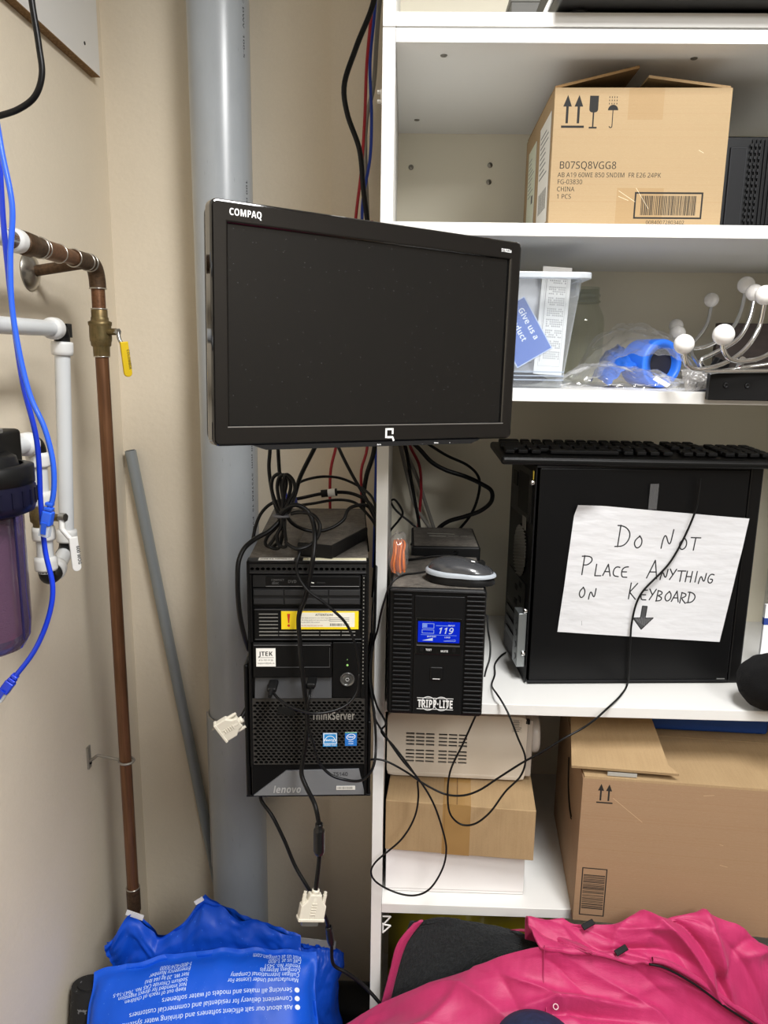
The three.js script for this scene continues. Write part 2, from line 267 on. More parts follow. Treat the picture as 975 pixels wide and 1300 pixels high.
{
  const t = thing('plastic_pipe', 'white plastic pipe turning down along the left wall', 'pipe');
  const a = [-0.509, 1.414, -1.14], b = [-0.5233, 1.108, -1.14], h0 = [-0.508, 1.432, -1.122], h1 = [-0.508, 1.428, -0.55];
  part(t, 'vertical_pipe', between(a, b, 0.0111, 24), pexMat);
  part(t, 'horizontal_pipe', between(h0, h1, 0.0111, 24), pexMat);
  along(t, 'collar', collarGeo, collarMat, a, b); along(t, 'collar', collarGeo, collarMat, h0, h1); along(t, 'collar', collarGeo, collarMat, b, a);
  part(t, 'elbow', new THREE.TubeGeometry(new THREE.QuadraticBezierCurve3(V([-0.509, 1.412, -1.14]), V([-0.508, 1.433, -1.141]), V(h0)), 12, 0.0112, 16), fitBlack);
  part(t, 'elbow_rib', box(0.003, 0.02, 0.016), fitBlack, [-0.501, 1.43, -1.147]);
}
{
  const t = thing('shutoff_valve', 'brass shutoff valve between white collars beside the water filter', 'valve', [-0.5, 0, -1.02]);
  const c = (y) => part(t, 'collar', collarGeo, collarMat, [0, y, 0]);
  const y = (px) => 1.2469 - (px - 590) * 0.00112;
  c(y(593)); c(y(641)); c(y(685)); c(y(724));
  part(t, 'pipe', cyl(0.0112, 0.06, 24), pexMat, [0, y(617), 0]); part(t, 'pipe', cyl(0.0112, 0.06, 24), pexMat, [0, y(700), 0]);
  const bd = part(t, 'body', lathe([[0.011, 0], [0.013, 0], [0.0132, 0.006], [0.0162, 0.009], [0.0166, 0.016], [0.0162, 0.022], [0.0148, 0.024], [0.0148, 0.03], [0.011, 0.032]], 26), brass, [0, y(668), 0]);
  part(bd, 'stem', between([0.012, 0.015, 0.004], [0.03, 0.015, 0.008], 0.0052, 14), brass);
  part(bd, 'nut', between([0.028, 0.016, 0.008], [0.037, 0.016, 0.01], 0.0062, 6), steel);
  const s = new THREE.Shape(); s.moveTo(-0.0048, 0); s.lineTo(0.0048, 0); s.lineTo(0.005, -0.042); s.absarc(0, -0.042, 0.005, 0, -Math.PI, true); s.lineTo(-0.0048, 0);
  part(t, 'lever_arm', join([between([0.031, y(655), 0.009], [0.032, y(668), 0.012], 0.004, 8), between([0.032, y(668), 0.012], [0.044, y(680), 0.014], 0.0036, 8)]), white);
  const l = part(t, 'lever', new THREE.ExtrudeGeometry(s, { depth: 0.003, bevelEnabled: true, bevelSize: 0.001, bevelThickness: 0.001, bevelSegments: 2 }), white, [0.046, y(678), 0.012], [0, rad(35), rad(3)], 'white coated lever');
  part(l, 'marking', move(letters('600 WOG', 0.0045, bold, 0.0003), 0.0022, -0.012, 0.0041, 0, 0, -Math.PI / 2), mat(0x555555, 0.6));
  part(t, 'elbow', new THREE.TubeGeometry(new THREE.QuadraticBezierCurve3(V([0, y(575), 0]), V([0, y(562), 0]), V([0, y(562), 0.02])), 10, 0.0115, 16), fitBlack);
  along(t, 'collar', collarGeo, collarMat, [0, y(562), 0.018], [0, y(562), 1]);
  part(t, 'pipe', between([0, y(562), 0.03], [0, y(562), 0.075], 0.0112, 20), pexMat);
  part(t, 'elbow', new THREE.TubeGeometry(new THREE.QuadraticBezierCurve3(V([0, y(724), 0]), V([0, y(738), 0]), V([-0.003, y(735), -0.03])), 10, 0.0115, 16), fitBlack);
  along(t, 'collar', collarGeo, collarMat, [-0.004, y(733), -0.03], [-0.02, y(728), -0.1]);
  part(t, 'pipe', between([-0.006, y(732), -0.045], [-0.02, y(727), -0.1], 0.0112, 20), pexMat);
  part(t, 'elbow', new THREE.TubeGeometry(new THREE.QuadraticBezierCurve3(V([-0.019, y(727), -0.095]), V([-0.0233, y(727), -0.12]), V([-0.0233, y(712), -0.12])), 10, 0.0115, 16), fitBlack);
}
{
  const t = thing('water_filter', 'water filter canister with a black cap and clear purple bowl', 'water filter', [-0.4985, 0, -0.86]);
  part(t, 'cap', lathe([[0, 1.282], [0.04, 1.282], [0.046, 1.278], [0.05, 1.262], [0.05, 1.25], [0, 1.25]], 40), fitBlack);
  part(t, 'inlet_block', rbox(0.05, 0.05, 0.13, 0.006), fitBlack, [0, 1.281, -0.005]);
  part(t, 'cap_top', cyl(0.034, 0.004, 30), mat(0x6d6c68, 0.4), [0, 1.308, 0]);
  const ringPts = [[0.052, 1.266], [0.0615, 1.268], [0.0635, 1.262], [0.0635, 1.246], [0.065, 1.244], [0.0652, 1.225], [0.062, 1.215], [0.05, 1.21], [0.05, 1.266]];
  const rg = part(t, 'locking_ring', lathe(ringPts, 56), mat(0x15152a, 0.35), [0, 0, 0]);
  for (let i = 0; i < 28; i++) { const a = i / 28 * Math.PI * 2; part(rg, 'grip_rib', box(0.002, 0.018, 0.003), mat(0x111126, 0.4), [Math.cos(a) * 0.0652, 1.233, Math.sin(a) * 0.0652], [0, -a, 0]); }
  part(t, 'upper_ring', lathe([[0.0525, 1.248], [0.0645, 1.248], [0.0645, 1.268], [0.053, 1.27]], 56), fitBlack);
  part(t, 'bowl', lathe([[0.0495, 1.212], [0.049, 1.08], [0.047, 1.06], [0.04, 1.046], [0.02, 1.037], [0.008, 1.035], [0.006, 1.028], [0, 1.028]], 48), mat(0xaca3c6, 0.08, 0, { transmission: 0.96, thickness: 0, side: THREE.DoubleSide, clearcoat: 0.6 }));
  part(t, 'cartridge', cyl(0.037, 0.15, 36), mat(0xc09585, 0.8, 0, { bumpMap: peel, bumpScale: 0.001 }), [0, 1.135, 0]);
  for (const a of [0.2, 0.9, 1.6, 2.3, 3.2]) part(t, 'bowl_rib', box(0.002, 0.15, 0.002), mat(0x2a2550, 0.3), [Math.cos(a) * 0.0492, 1.135, Math.sin(a) * 0.0492], [0, -a, 0]);
  part(t, 'wall_mount', rbox(0.06, 0.06, 0.04, 0.003), fitBlack, [-0.07, 1.281, 0]);
}

// ---------------------------------------------------------------- monitor on its arm
function roundRect(w, h, r, S = THREE.Shape) { const s = new S(), x = -w / 2, y = -h / 2; s.moveTo(x + r, y); s.lineTo(x + w - r, y); s.quadraticCurveTo(x + w, y, x + w, y + r); s.lineTo(x + w, y + h - r); s.quadraticCurveTo(x + w, y + h, x + w - r, y + h); s.lineTo(x + r, y + h); s.quadraticCurveTo(x, y + h, x, y + h - r); s.lineTo(x, y + r); s.quadraticCurveTo(x, y, x + r, y); return s; }
{
  const W = 0.435, H = 0.265, t = thing('monitor', 'glossy black widescreen monitor switched off, angled on its arm', 'monitor', [-0.0287, 1.4255, -0.963]);
  t.rotation.set(rad(-0.5), rad(33), rad(-1.2), 'YXZ');
  const s = roundRect(W - 0.006, H - 0.006, 0.006), hole = new THREE.Path(), l = -W / 2 + 0.017, r = W / 2 - 0.0165, tp = H / 2 - 0.0215, bt = -H / 2 + 0.0205;
  hole.moveTo(l, bt); hole.lineTo(l, tp); hole.lineTo(r, tp); hole.lineTo(r, bt); hole.lineTo(l, bt); s.holes.push(hole);
  part(t, 'bezel', new THREE.ExtrudeGeometry(s, { depth: 0.012, bevelEnabled: true, bevelSize: 0.003, bevelThickness: 0.004, bevelSegments: 3 }), gloss, [0, 0, -0.016]);
  const grime = noiseTexture(512, (x, y) => 0.42 + 0.05 * fbm(x * 6, y * 6) + (rnd() < 0.0015 ? 0.3 : 0), 1);
  const screenTex = tintTexture(512, (x, y) => { const d = rnd() < 0.0006 ? 60 + 50 * rnd() : 0, n = 1.5 * (rnd() - 0.5); return [15 + d + n, 15 + d + n, 15 + d + n]; }, 1);
  part(t, 'screen', new THREE.PlaneGeometry(r - l + 0.006, tp - bt + 0.006), mat(0xffffff, 0.42, 0, { map: screenTex, roughnessMap: grime }), [(l + r) / 2, (tp + bt) / 2, -0.0045]);
  part(t, 'silver_trim', box(r - l, 0.0012, 0.0025), mat(0xb5b5b5, 0.3, 0.9), [(l + r) / 2, bt + 0.0012, -0.001]);
  part(t, 'chin', (() => { const c = new THREE.Shape(); c.moveTo(-0.165, 0); c.lineTo(0.165, 0); c.lineTo(0.15, -0.0055); c.lineTo(-0.15, -0.0055); c.lineTo(-0.165, 0); return new THREE.ExtrudeGeometry(c, { depth: 0.014, bevelEnabled: false }); })(), mat(0x2c2c2d, 0.35, 0.5), [-0.005, -H / 2 + 0.0005, -0.012]);
  const back = part(t, 'back_cover', (() => { const b = roundRect(W - 0.012, H - 0.012, 0.008); return new THREE.ExtrudeGeometry(b, { depth: 0.004, bevelEnabled: true, bevelSize: 0.004, bevelThickness: 0.006, bevelSegments: 3 }); })(), satin, [0, 0, -0.026]);
  part(back, 'electronics_bulge', rbox(0.26, 0.16, 0.03, 0.01), satin, [0, -0.01, -0.018]);
  const lm = mat(0xe6e6e6, 0.4);
  part(t, 'brand_lettering', letters('COMPAQ', 0.0072, bold, 0.0003, 0.037), lm, [-W / 2 + 0.021, H / 2 - 0.0175, 0.0001]);
  part(t, 'model_lettering', letters('S1922a', 0.0042, bold, 0.0003, 0.017), lm, [W / 2 - 0.036, H / 2 - 0.0155, 0.0001]);
  part(t, 'emblem', join([move(box(0.011, 0.0026, 0.0006), 0, 0.0058, 0), move(box(0.0026, 0.0125, 0.0006), -0.0048, 0.0008, 0), move(box(0.0026, 0.0075, 0.0006), 0.0048, 0.0032, 0), move(box(0.0085, 0.0026, 0.0006), 0.0012, -0.0014 - 0.003, 0), move(box(0.0026, 0.0055, 0.0006), 0.0058, -0.0068, 0, 0, 0, rad(24))]), lm, [0.014, -H / 2 + 0.0105, 0.0002]);
  for (const [x, s2] of [[-0.005, 'Auto'], [0.064, '-'], [0.083, 'Menu'], [0.108, '+']]) part(t, 'button_mark', letters(s2, 0.0019, bold, 0.0002), lm, [x, -H / 2 - 0.0036, 0.002]);
  // arm
  const arm = thing('swivel_mount', 'short black steel mount holding the monitor to the bookcase', 'mount');
  part(arm, 'mount_plate', box(0.004, 0.12, 0.07), darkMetal, [XL - 0.0025, 1.42, -1.17]);
  part(arm, 'arm_bar', join([between([XL - 0.02, 1.42, -1.17], [-0.075, 1.42, -1.10], 0.011, 14), between([-0.075, 1.42, -1.10], [-0.068, 1.4155, -1.032], 0.011, 14), move(cyl(0.014, 0.05, 18), -0.075, 1.42, -1.10), move(box(0.02, 0.05, 0.04), XL - 0.0145, 1.42, -1.17)]), darkMetal);
  part(arm, 'monitor_plate', box(0.1, 0.1, 0.004), darkMetal, [-0.0593, 1.4155, -1.0103], [0, rad(33), 0]);
}

// ---------------------------------------------------------------- server tower in its holder
{
  const W = 0.175, H = 0.3708, D = 0.36, t = thing('server_tower', 'black server tower with a honeycomb front hanging beside the bookcase', 'computer', [-0.1331, 0.9254 - H / 2, -1.0452], rad(3.91));
  const L = (u, v, z = 0) => [(u - 87.5) / 1000, H - v / 1000, z];
  const cen = (u0, v0, u1, v1, z = 0) => L((u0 + u1) / 2, (v0 + v1) / 2, z), siz = (u0, v0, u1, v1) => [(u1 - u0) / 1000, (v1 - v0) / 1000];
  const slab = (p, name, u0, v0, u1, v1, z0, z1, m, r = 0.0008) => { const [w, h] = siz(u0, v0, u1, v1); return part(p, name, rbox(w, h, z1 - z0, r), m, cen(u0, v0, u1, v1, (z0 + z1) / 2)); };
  const bz = mat(0x0b0b0c, 0.42), bz2 = mat(0x1d1d1e, 0.5), grey = mat(0x55565a, 0.45);
  part(t, 'case', metric(box(W - 0.002, H - 0.001, D)), mat(0x131313, 0.5, 0.2), [0, H / 2, -0.028 - D / 2]);
  part(t, 'dust_film', metric(box(W - 0.002, 0.0006, D)), dusty, [0, H - 0.0004, -0.02 - D / 2], [0, 0, 0], 'grey dust lying on the top');
  const fp = new THREE.Shape(); fp.moveTo(-W / 2, 0); fp.lineTo(W / 2, 0); fp.lineTo(W / 2, H); fp.lineTo(-W / 2, H); fp.lineTo(-W / 2, 0);
  for (const [u0, v0, u1, v1] of [[4.5, 4.5, 170.5, 14.5], [4.5, 211.5, 170.5, 317.5]]) { const o = new THREE.Path(), a = L(u0, v1), b = L(u1, v0); o.moveTo(a[0], a[1]); o.lineTo(a[0], b[1]); o.lineTo(b[0], b[1]); o.lineTo(b[0], a[1]); o.lineTo(a[0], a[1]); fp.holes.push(o); }
  part(t, 'front_panel', new THREE.ExtrudeGeometry(fp, { depth: 0.014, bevelEnabled: false }), bz, [0, 0, -0.022]);
  slab(t, 'side_rail', 0, 0, 4, 322, -0.01, 0, bz); slab(t, 'side_rail', 171, 0, 175, 370, -0.01, 0, bz);
  slab(t, 'top_rail', 0, 0, 175, 3.4, -0.01, 0, bz); slab(t, 'ledge', 4, 15, 171, 18.5, -0.01, 0.0005, mat(0x2a2a2b, 0.35), 0.001);
  // honeycomb plates
  const honey = (u0, v0, u1, v1, pitch, rowp, rr) => {
    const s = new THREE.Shape(), w = (u1 - u0) / 1000, h = (v1 - v0) / 1000; s.moveTo(-w / 2, -h / 2); s.lineTo(w / 2, -h / 2); s.lineTo(w / 2, h / 2); s.lineTo(-w / 2, h / 2); s.lineTo(-w / 2, -h / 2);
    let row = 0;
    for (let y = -h / 2 + rr * 1.25; y < h / 2 - rr * 1.1; y += rowp, row++) for (let x = -w / 2 + rr * 1.3 + (row % 2 ? pitch / 2 : 0); x < w / 2 - rr * 1.2; x += pitch) {
      const p = new THREE.Path(); for (let k = 0; k <= 6; k++) { const a = Math.PI / 6 + k * Math.PI / 3, px = x + rr * 1.12 * Math.cos(a), py = y + rr * 0.86 * Math.sin(a); k ? p.lineTo(px, py) : p.moveTo(px, py); } s.holes.push(p);
    }
    return new THREE.ExtrudeGeometry(s, { depth: 0.0022, bevelEnabled: false });
  };
  const meshMat = mat(0x3c3a38, 0.33, 0.35);
  part(t, 'top_grille', honey(4, 4, 171, 15, 0.0076, 0.0046, 0.0029), mat(0x232323, 0.4), cen(4, 4, 171, 15, -0.003));
  part(t, 'honeycomb_grille', honey(4, 211, 171, 318, 0.0076, 0.0046, 0.0029), meshMat, cen(4, 211, 171, 318, -0.0035));
  // perforated strip
  for (let k = 0; k < 30; k++) part(t, 'side_hole', box(0.0016, 0.002, 0.0006), mat(0x77756f, 0.4), L(167.6, 24 + k * 5.6, 0.0003));
  slab(t, 'bay_frame', 4, 20, 7, 122, -0.01, 0, bz); slab(t, 'bay_frame', 165, 20, 170.8, 210, -0.01, 0, bz);
  const od = slab(t, 'optical_drive', 8, 21, 163, 39, -0.01, -0.002, bz2);
  slab(t, 'drive_door', 26.8, 22, 161, 37.2, -0.006, -0.0008, bz); slab(t, 'drive_lip', 26.8, 36.6, 161, 37.6, -0.004, 0, mat(0x6a6a6a, 0.4), 0.0003);
  slab(t, 'eject_button', 100, 30.6, 112, 33, -0.004, 0, bz2, 0.0003);
  part(t, 'drive_marks', join([move(letters('COMPACT', 0.0028), 0.002, 0.004, 0), move(letters('disc', 0.0038), 0.003, -0.001, 0), move(letters('DVD', 0.0045), 0.026, 0.001, 0)]), mat(0x4d4d4d, 0.5), L(33, 33, -0.0006));
  part(t, 'activity_light', box(0.004, 0.0014, 0.0006), mat(0xd8d8d0, 0.4), L(94, 31.5, -0.0004), [0, 0, rad(-12)]);
  slab(t, 'bay_cover', 8, 41.3, 163, 66, -0.01, -0.003, bz2);
  for (const [v0, v1] of [[43, 51], [56, 64]]) for (const [u0, u1] of [[9, 52], [53.5, 116], [117.5, 162]]) slab(t, 'cover_strip', u0, v0, u1, v1, -0.005, -0.001, mat(0x2b2b2c, 0.55), 0.0006);
  slab(t, 'vent_cover', 9, 72, 166, 119, -0.01, -0.003, bz); for (const v of [72, 117.6]) slab(t, 'cover_rim', 10, v, 166, v + 1.2, -0.004, -0.001, mat(0x3a3a3b, 0.35), 0.0004);
  const vm = mat(0x8a8883, 0.4, 0.3);
  for (let k = 0; k < 7; k++) slab(t, 'vent_slat', 16, 79 + k * 5.4, 43.5, 80.2 + k * 5.4, -0.004, -0.0015, vm, 0.0003);
  for (let k = 0; k < 2; k++) for (const [u0, u1] of [[45, 103], [105, 134], [136, 156]]) slab(t, 'vent_slat', u0, 106 + k * 5.4, u1, 107.2 + k * 5.4, -0.004, -0.0015, vm, 0.0003);
  print(t, 'attention_sticker', 0.112, 0.0277, cen(48.5, 74.4, 160.4, 102.1, -0.0008), [0, 0, 0], (c, w, h) => {
    c.fillStyle = '#f5d61c'; c.fillRect(0, 0, w, h); c.fillStyle = '#e9e5d6'; c.fillRect(w * 0.2, h * 0.08, w * 0.75, h * 0.8);
    c.fillStyle = '#c8321c'; c.beginPath(); c.moveTo(w * 0.075, h * 0.15); c.lineTo(w * 0.115, h * 0.15); c.lineTo(w * 0.102, h * 0.66); c.lineTo(w * 0.088, h * 0.66); c.fill(); c.beginPath(); c.arc(w * 0.095, h * 0.8, h * 0.07, 0, 7); c.fill();
    c.fillStyle = '#33302a'; c.font = 'bold ' + h * 0.16 + 'px sans-serif'; c.fillText('ATTENTION!', w * 0.44, h * 0.26);
    c.font = h * 0.085 + 'px sans-serif'; ['If system does not boot or you need support,', 'read the setup guide and warranty sheet first', 'before you return this product.'].forEach((s, i) => c.fillText(s, w * 0.21, h * (0.4 + i * 0.12))); c.fillStyle = '#b0442a'; c.fillText('Keep this label for your records', w * 0.24, h * 0.82);
    c.fillStyle = '#777'; for (let i = 0; i < 3; i++) c.fillRect(w * 0.62, h * (0.36 + 0.09 * i), w * 0.26, h * 0.03); c.fillStyle = '#222'; for (let i = 0; i < 34; i++) c.fillRect(w * (0.63 + 0.0075 * i), h * 0.68, w * (rnd() < 0.5 ? 0.002 : 0.0048), h * 0.14);
  }, { res: 9000, t: 0.0005 });
  // lower block
  const lb = slab(t, 'flip_cover', 6, 123, 122, 178, -0.012, -0.001, bz, 0.002); slab(t, 'flip_rim', 8, 126, 120, 127.4, -0.003, 0.0005, mat(0x4a4a4b, 0.35), 0.0004); slab(t, 'flip_rim', 38, 160.6, 119, 161.6, -0.003, 0, mat(0x3a3a3b, 0.4), 0.0004); slab(t, 'flip_rim', 118, 131, 119, 161, -0.003, 0, mat(0x3a3a3b, 0.4), 0.0004);
  print(t, 'asset_sticker', 0.0282, 0.0282, cen(11.3, 131.2, 39.5, 159.4, 0.0001), [0, 0, 0], (c, w, h) => {
    c.fillStyle = '#f3f1ec'; c.fillRect(0, 0, w, h); c.fillStyle = '#1d1d1d'; c.font = 'bold ' + h * 0.34 + 'px sans-serif'; c.textAlign = 'center'; c.fillText('JTEK', w * 0.5, h * 0.42); c.fillRect(w * 0.1, h * 0.5, w * 0.8, h * 0.02); c.font = h * 0.12 + 'px sans-serif'; c.fillText('416-787-9138', w * 0.5, h * 0.7); c.fillText('support@jtek.ca', w * 0.5, h * 0.86);
  }, { res: 9000 });
  const up = part(t, 'port_panel', box(0.1135, 0.032, 0.004), mat(0x3b3c3f, 0.45), cen(8, 179, 121.5, 210.7, -0.006), [rad(-14), 0, 0], 'charcoal port panel');
  for (const u of [33.2, 88.9]) { part(t, 'port', box(0.0135, 0.006, 0.003), black, L(u, 193, -0.0035)); part(t, 'port_mark', letters('SS', 0.003, bold), mat(0xd8d8d8, 0.5), L(u - 2.5, 187, -0.0035)); }
  const dv = part(t, 'drive_badge', box(0.025, 0.012, 0.0008), mat(0x1a1a1a, 0.35), L(54, 231, -0.0008), [0, 0, rad(-8)]);
  slab(t, 'control_strip', 123, 123, 165, 210, -0.011, -0.002, bz, 0.001);
  const pb = part(t, 'power_button', lathe([[0, 0.0028], [0.0062, 0.0028], [0.0072, 0.0016], [0.008, 0.002], [0.0098, 0.004], [0.0108, 0.0025], [0.0112, 0], [0, 0]], 36), mat(0x6b6b6a, 0.28, 0.7), L(144.7, 180.7, -0.003), [Math.PI / 2, 0, 0]);
  part(pb, 'power_symbol', new THREE.TorusGeometry(0.0024, 0.0004, 6, 24), mat(0xc9c9c9, 0.4), [0, 0.003, 0], [Math.PI / 2, 0, 0]);
  part(t, 'status_light', new THREE.SphereGeometry(0.0016, 12, 8), mat(0x202a10, 0.3, 0, { emissive: 0xa6e07a, emissiveIntensity: 0.9 }), L(144.6, 158.4, -0.0015), [0, 0, 0], 'small green status light');
  part(t, 'status_light', new THREE.SphereGeometry(0.0011, 12, 8), mat(0x2c3a1c, 0.3, 0, { emissive: 0x6b8a50, emissiveIntensity: 0.5 }), L(144.5, 149.8, -0.0015));
  part(t, 'model_lettering', letters('ThinkServer', 0.0125, bold, 0.0006, 0.0635), mat(0xb9b5ae, 0.3, 0.6), L(92.1, 245, -0.0008));
  print(t, 'energy_sticker', 0.0213, 0.022, cen(108.6, 266.6, 129.9, 288.6, -0.0008), [0, 0, 0], (c, w, h) => { c.fillStyle = '#2f8fd6'; c.fillRect(0, 0, w, h); c.strokeStyle = '#fff'; c.lineWidth = w * 0.045; c.strokeRect(w * 0.05, h * 0.05, w * 0.9, h * 0.72); c.beginPath(); c.ellipse(w * 0.5, h * 0.62, w * 0.37, h * 0.4, 0, Math.PI * 1.08, Math.PI * 1.92); c.stroke(); c.fillStyle = '#fff'; c.font = 'italic bold ' + h * 0.25 + 'px serif'; c.textAlign = 'center'; c.fillText('energy', w * 0.48, h * 0.6); c.font = 'bold ' + h * 0.13 + 'px sans-serif'; c.fillText('ENERGY STAR', w * 0.5, h * 0.93); }, { res: 9000 });
  print(t, 'processor_sticker', 0.0179, 0.0222, cen(141.6, 265.4, 159.5, 287.6, -0.0008), [0, 0, 0], (c, w, h) => { c.fillStyle = '#1f6fc4'; c.fillRect(0, 0, w, h); c.fillStyle = '#5fa86a'; c.fillRect(0, 0, w, h * 0.06); c.strokeStyle = '#fff'; c.lineWidth = w * 0.05; c.beginPath(); c.ellipse(w * 0.5, h * 0.34, w * 0.36, h * 0.2, -0.2, 0, 7); c.stroke(); c.fillStyle = '#fff'; c.font = 'bold ' + h * 0.19 + 'px sans-serif'; c.textAlign = 'center'; c.fillText('intel', w * 0.5, h * 0.4); c.font = h * 0.13 + 'px sans-serif'; c.fillText('XEON', w * 0.5, h * 0.72); c.fillText('inside', w * 0.5, h * 0.88); }, { res: 9000 });
  // sloped silver foot
  const q = new THREE.Shape(); const pt = (u, v) => [(u - 87.5) / 1000, H - v / 1000]; q.moveTo(...pt(52.6, 329)); q.lineTo(...pt(163, 327)); q.lineTo(...pt(172.5, 369)); q.lineTo(...pt(3, 369.6)); q.lineTo(...pt(52.6, 329));
  slab(t, 'lower_panel', 0, 318, 175, 370.8, -0.016, -0.004, mat(0x09090b, 0.3), 0.002);
  part(t, 'silver_foot', new THREE.ExtrudeGeometry(q, { depth: 0.004, bevelEnabled: false }), mat(0x7c7e82, 0.42, 0.25), [0, 0, -0.005], [0, 0, 0], 'silver grey foot plate');
  part(t, 'brand_lettering', letters('lenovo', 0.0112, bold, 0.0005, 0.041).applyMatrix4(new THREE.Matrix4().makeShear(0, 0, 0.18, 0, 0, 0)), mat(0xc9c9ca, 0.3, 0.5), L(33, 365.2, -0.001));
  part(t, 'model_number', letters('TS140', 0.006, regular, 0.0004), mat(0x2b2b2c, 0.4), L(124, 337.5, -0.001));
  print(t, 'serial_label', 0.0288, 0.0064, L(143.2, 357.6, -0.0006), [0, 0, 0], (c, w, h) => { c.fillStyle = '#d7d5cf'; c.fillRect(0, 0, w, h); c.fillStyle = '#555'; for (let i = 0; i < 40; i++) c.fillRect(w * (0.06 + 0.02 * i), h * 0.2, w * (0.004 + 0.008 * rnd()), h * 0.6); }, { res: 9000 });
  for (const [u0, u1, z, s, cl] of [[16, 67, 0.011, 'JTEK EX 100045-17', '#efede6'], [80, 171, 0.012, 'P3C             ', '#e6dfbf']]) print(t, 'asset_label', (u1 - u0) / 1000, 0.013, [((u0 + u1) / 2 - 87.5) / 1000, H + 0.0004, -0.012], [-Math.PI / 2, 0, 0], (c, w, h) => { c.fillStyle = cl; c.fillRect(0, 0, w, h); c.fillStyle = '#4a463c'; c.font = 'bold ' + h * 0.55 + 'px sans-serif'; c.fillText(s, w * 0.06, h * 0.68, w * 0.88); }, { res: 6000 });
}
{
  const t = thing('tower_holder', 'black metal holder clamping the server tower to the bookcase side', 'holder', [-0.1331, 0.9254 - 0.1854, -1.0452], rad(3.91)), m = mat(0x0c0c0d, 0.35, 0.2);
  part(t, 'side_plate', rbox(0.007, 0.215, 0.16, 0.003), m, [-0.0925, 0.104, -0.085]);
  part(t, 'side_plate', rbox(0.005, 0.12, 0.16, 0.002), m, [0.0908, 0.06, -0.085]);
  part(t, 'bottom_plate', rbox(0.19, 0.003, 0.16, 0.001), m, [-0.001, -0.002, -0.085]);
  part(t, 'mount_plate', box(0.003, 0.16, 0.1), m, [0.0945, 0.09, -0.2], [0, rad(-3.91), 0]);
  part(t, 'mount_bar', box(0.005, 0.03, 0.14), m, [0.0915, 0.06, -0.15]);
}
{
  const t = thing('adapter_box', 'flat dusty black plastic box lying on the server tower', 'adapter', [-0.105, 1.1115, -1.155]);
  const s = new THREE.Shape(); [[-0.045, -0.08], [0.004, -0.095], [0.048, 0.03], [0.022, 0.1], [-0.045, 0.09], [-0.045, -0.08]].forEach(([x, y], i) => i ? s.lineTo(x, y) : s.moveTo(x, y));
  part(t, 'shell', move(new THREE.ExtrudeGeometry(s, { depth: 0.014, bevelEnabled: true, bevelSize: 0.002, bevelThickness: 0.003, bevelSegments: 2 }), 0, 0.003, 0, -Math.PI / 2), black);
  part(t, 'dust_film', metric(move(new THREE.ExtrudeGeometry(s, { depth: 0.0004, bevelEnabled: false }), 0, 0.0202, 0, -Math.PI / 2)), dusty);
}

let mouse, keyboard;
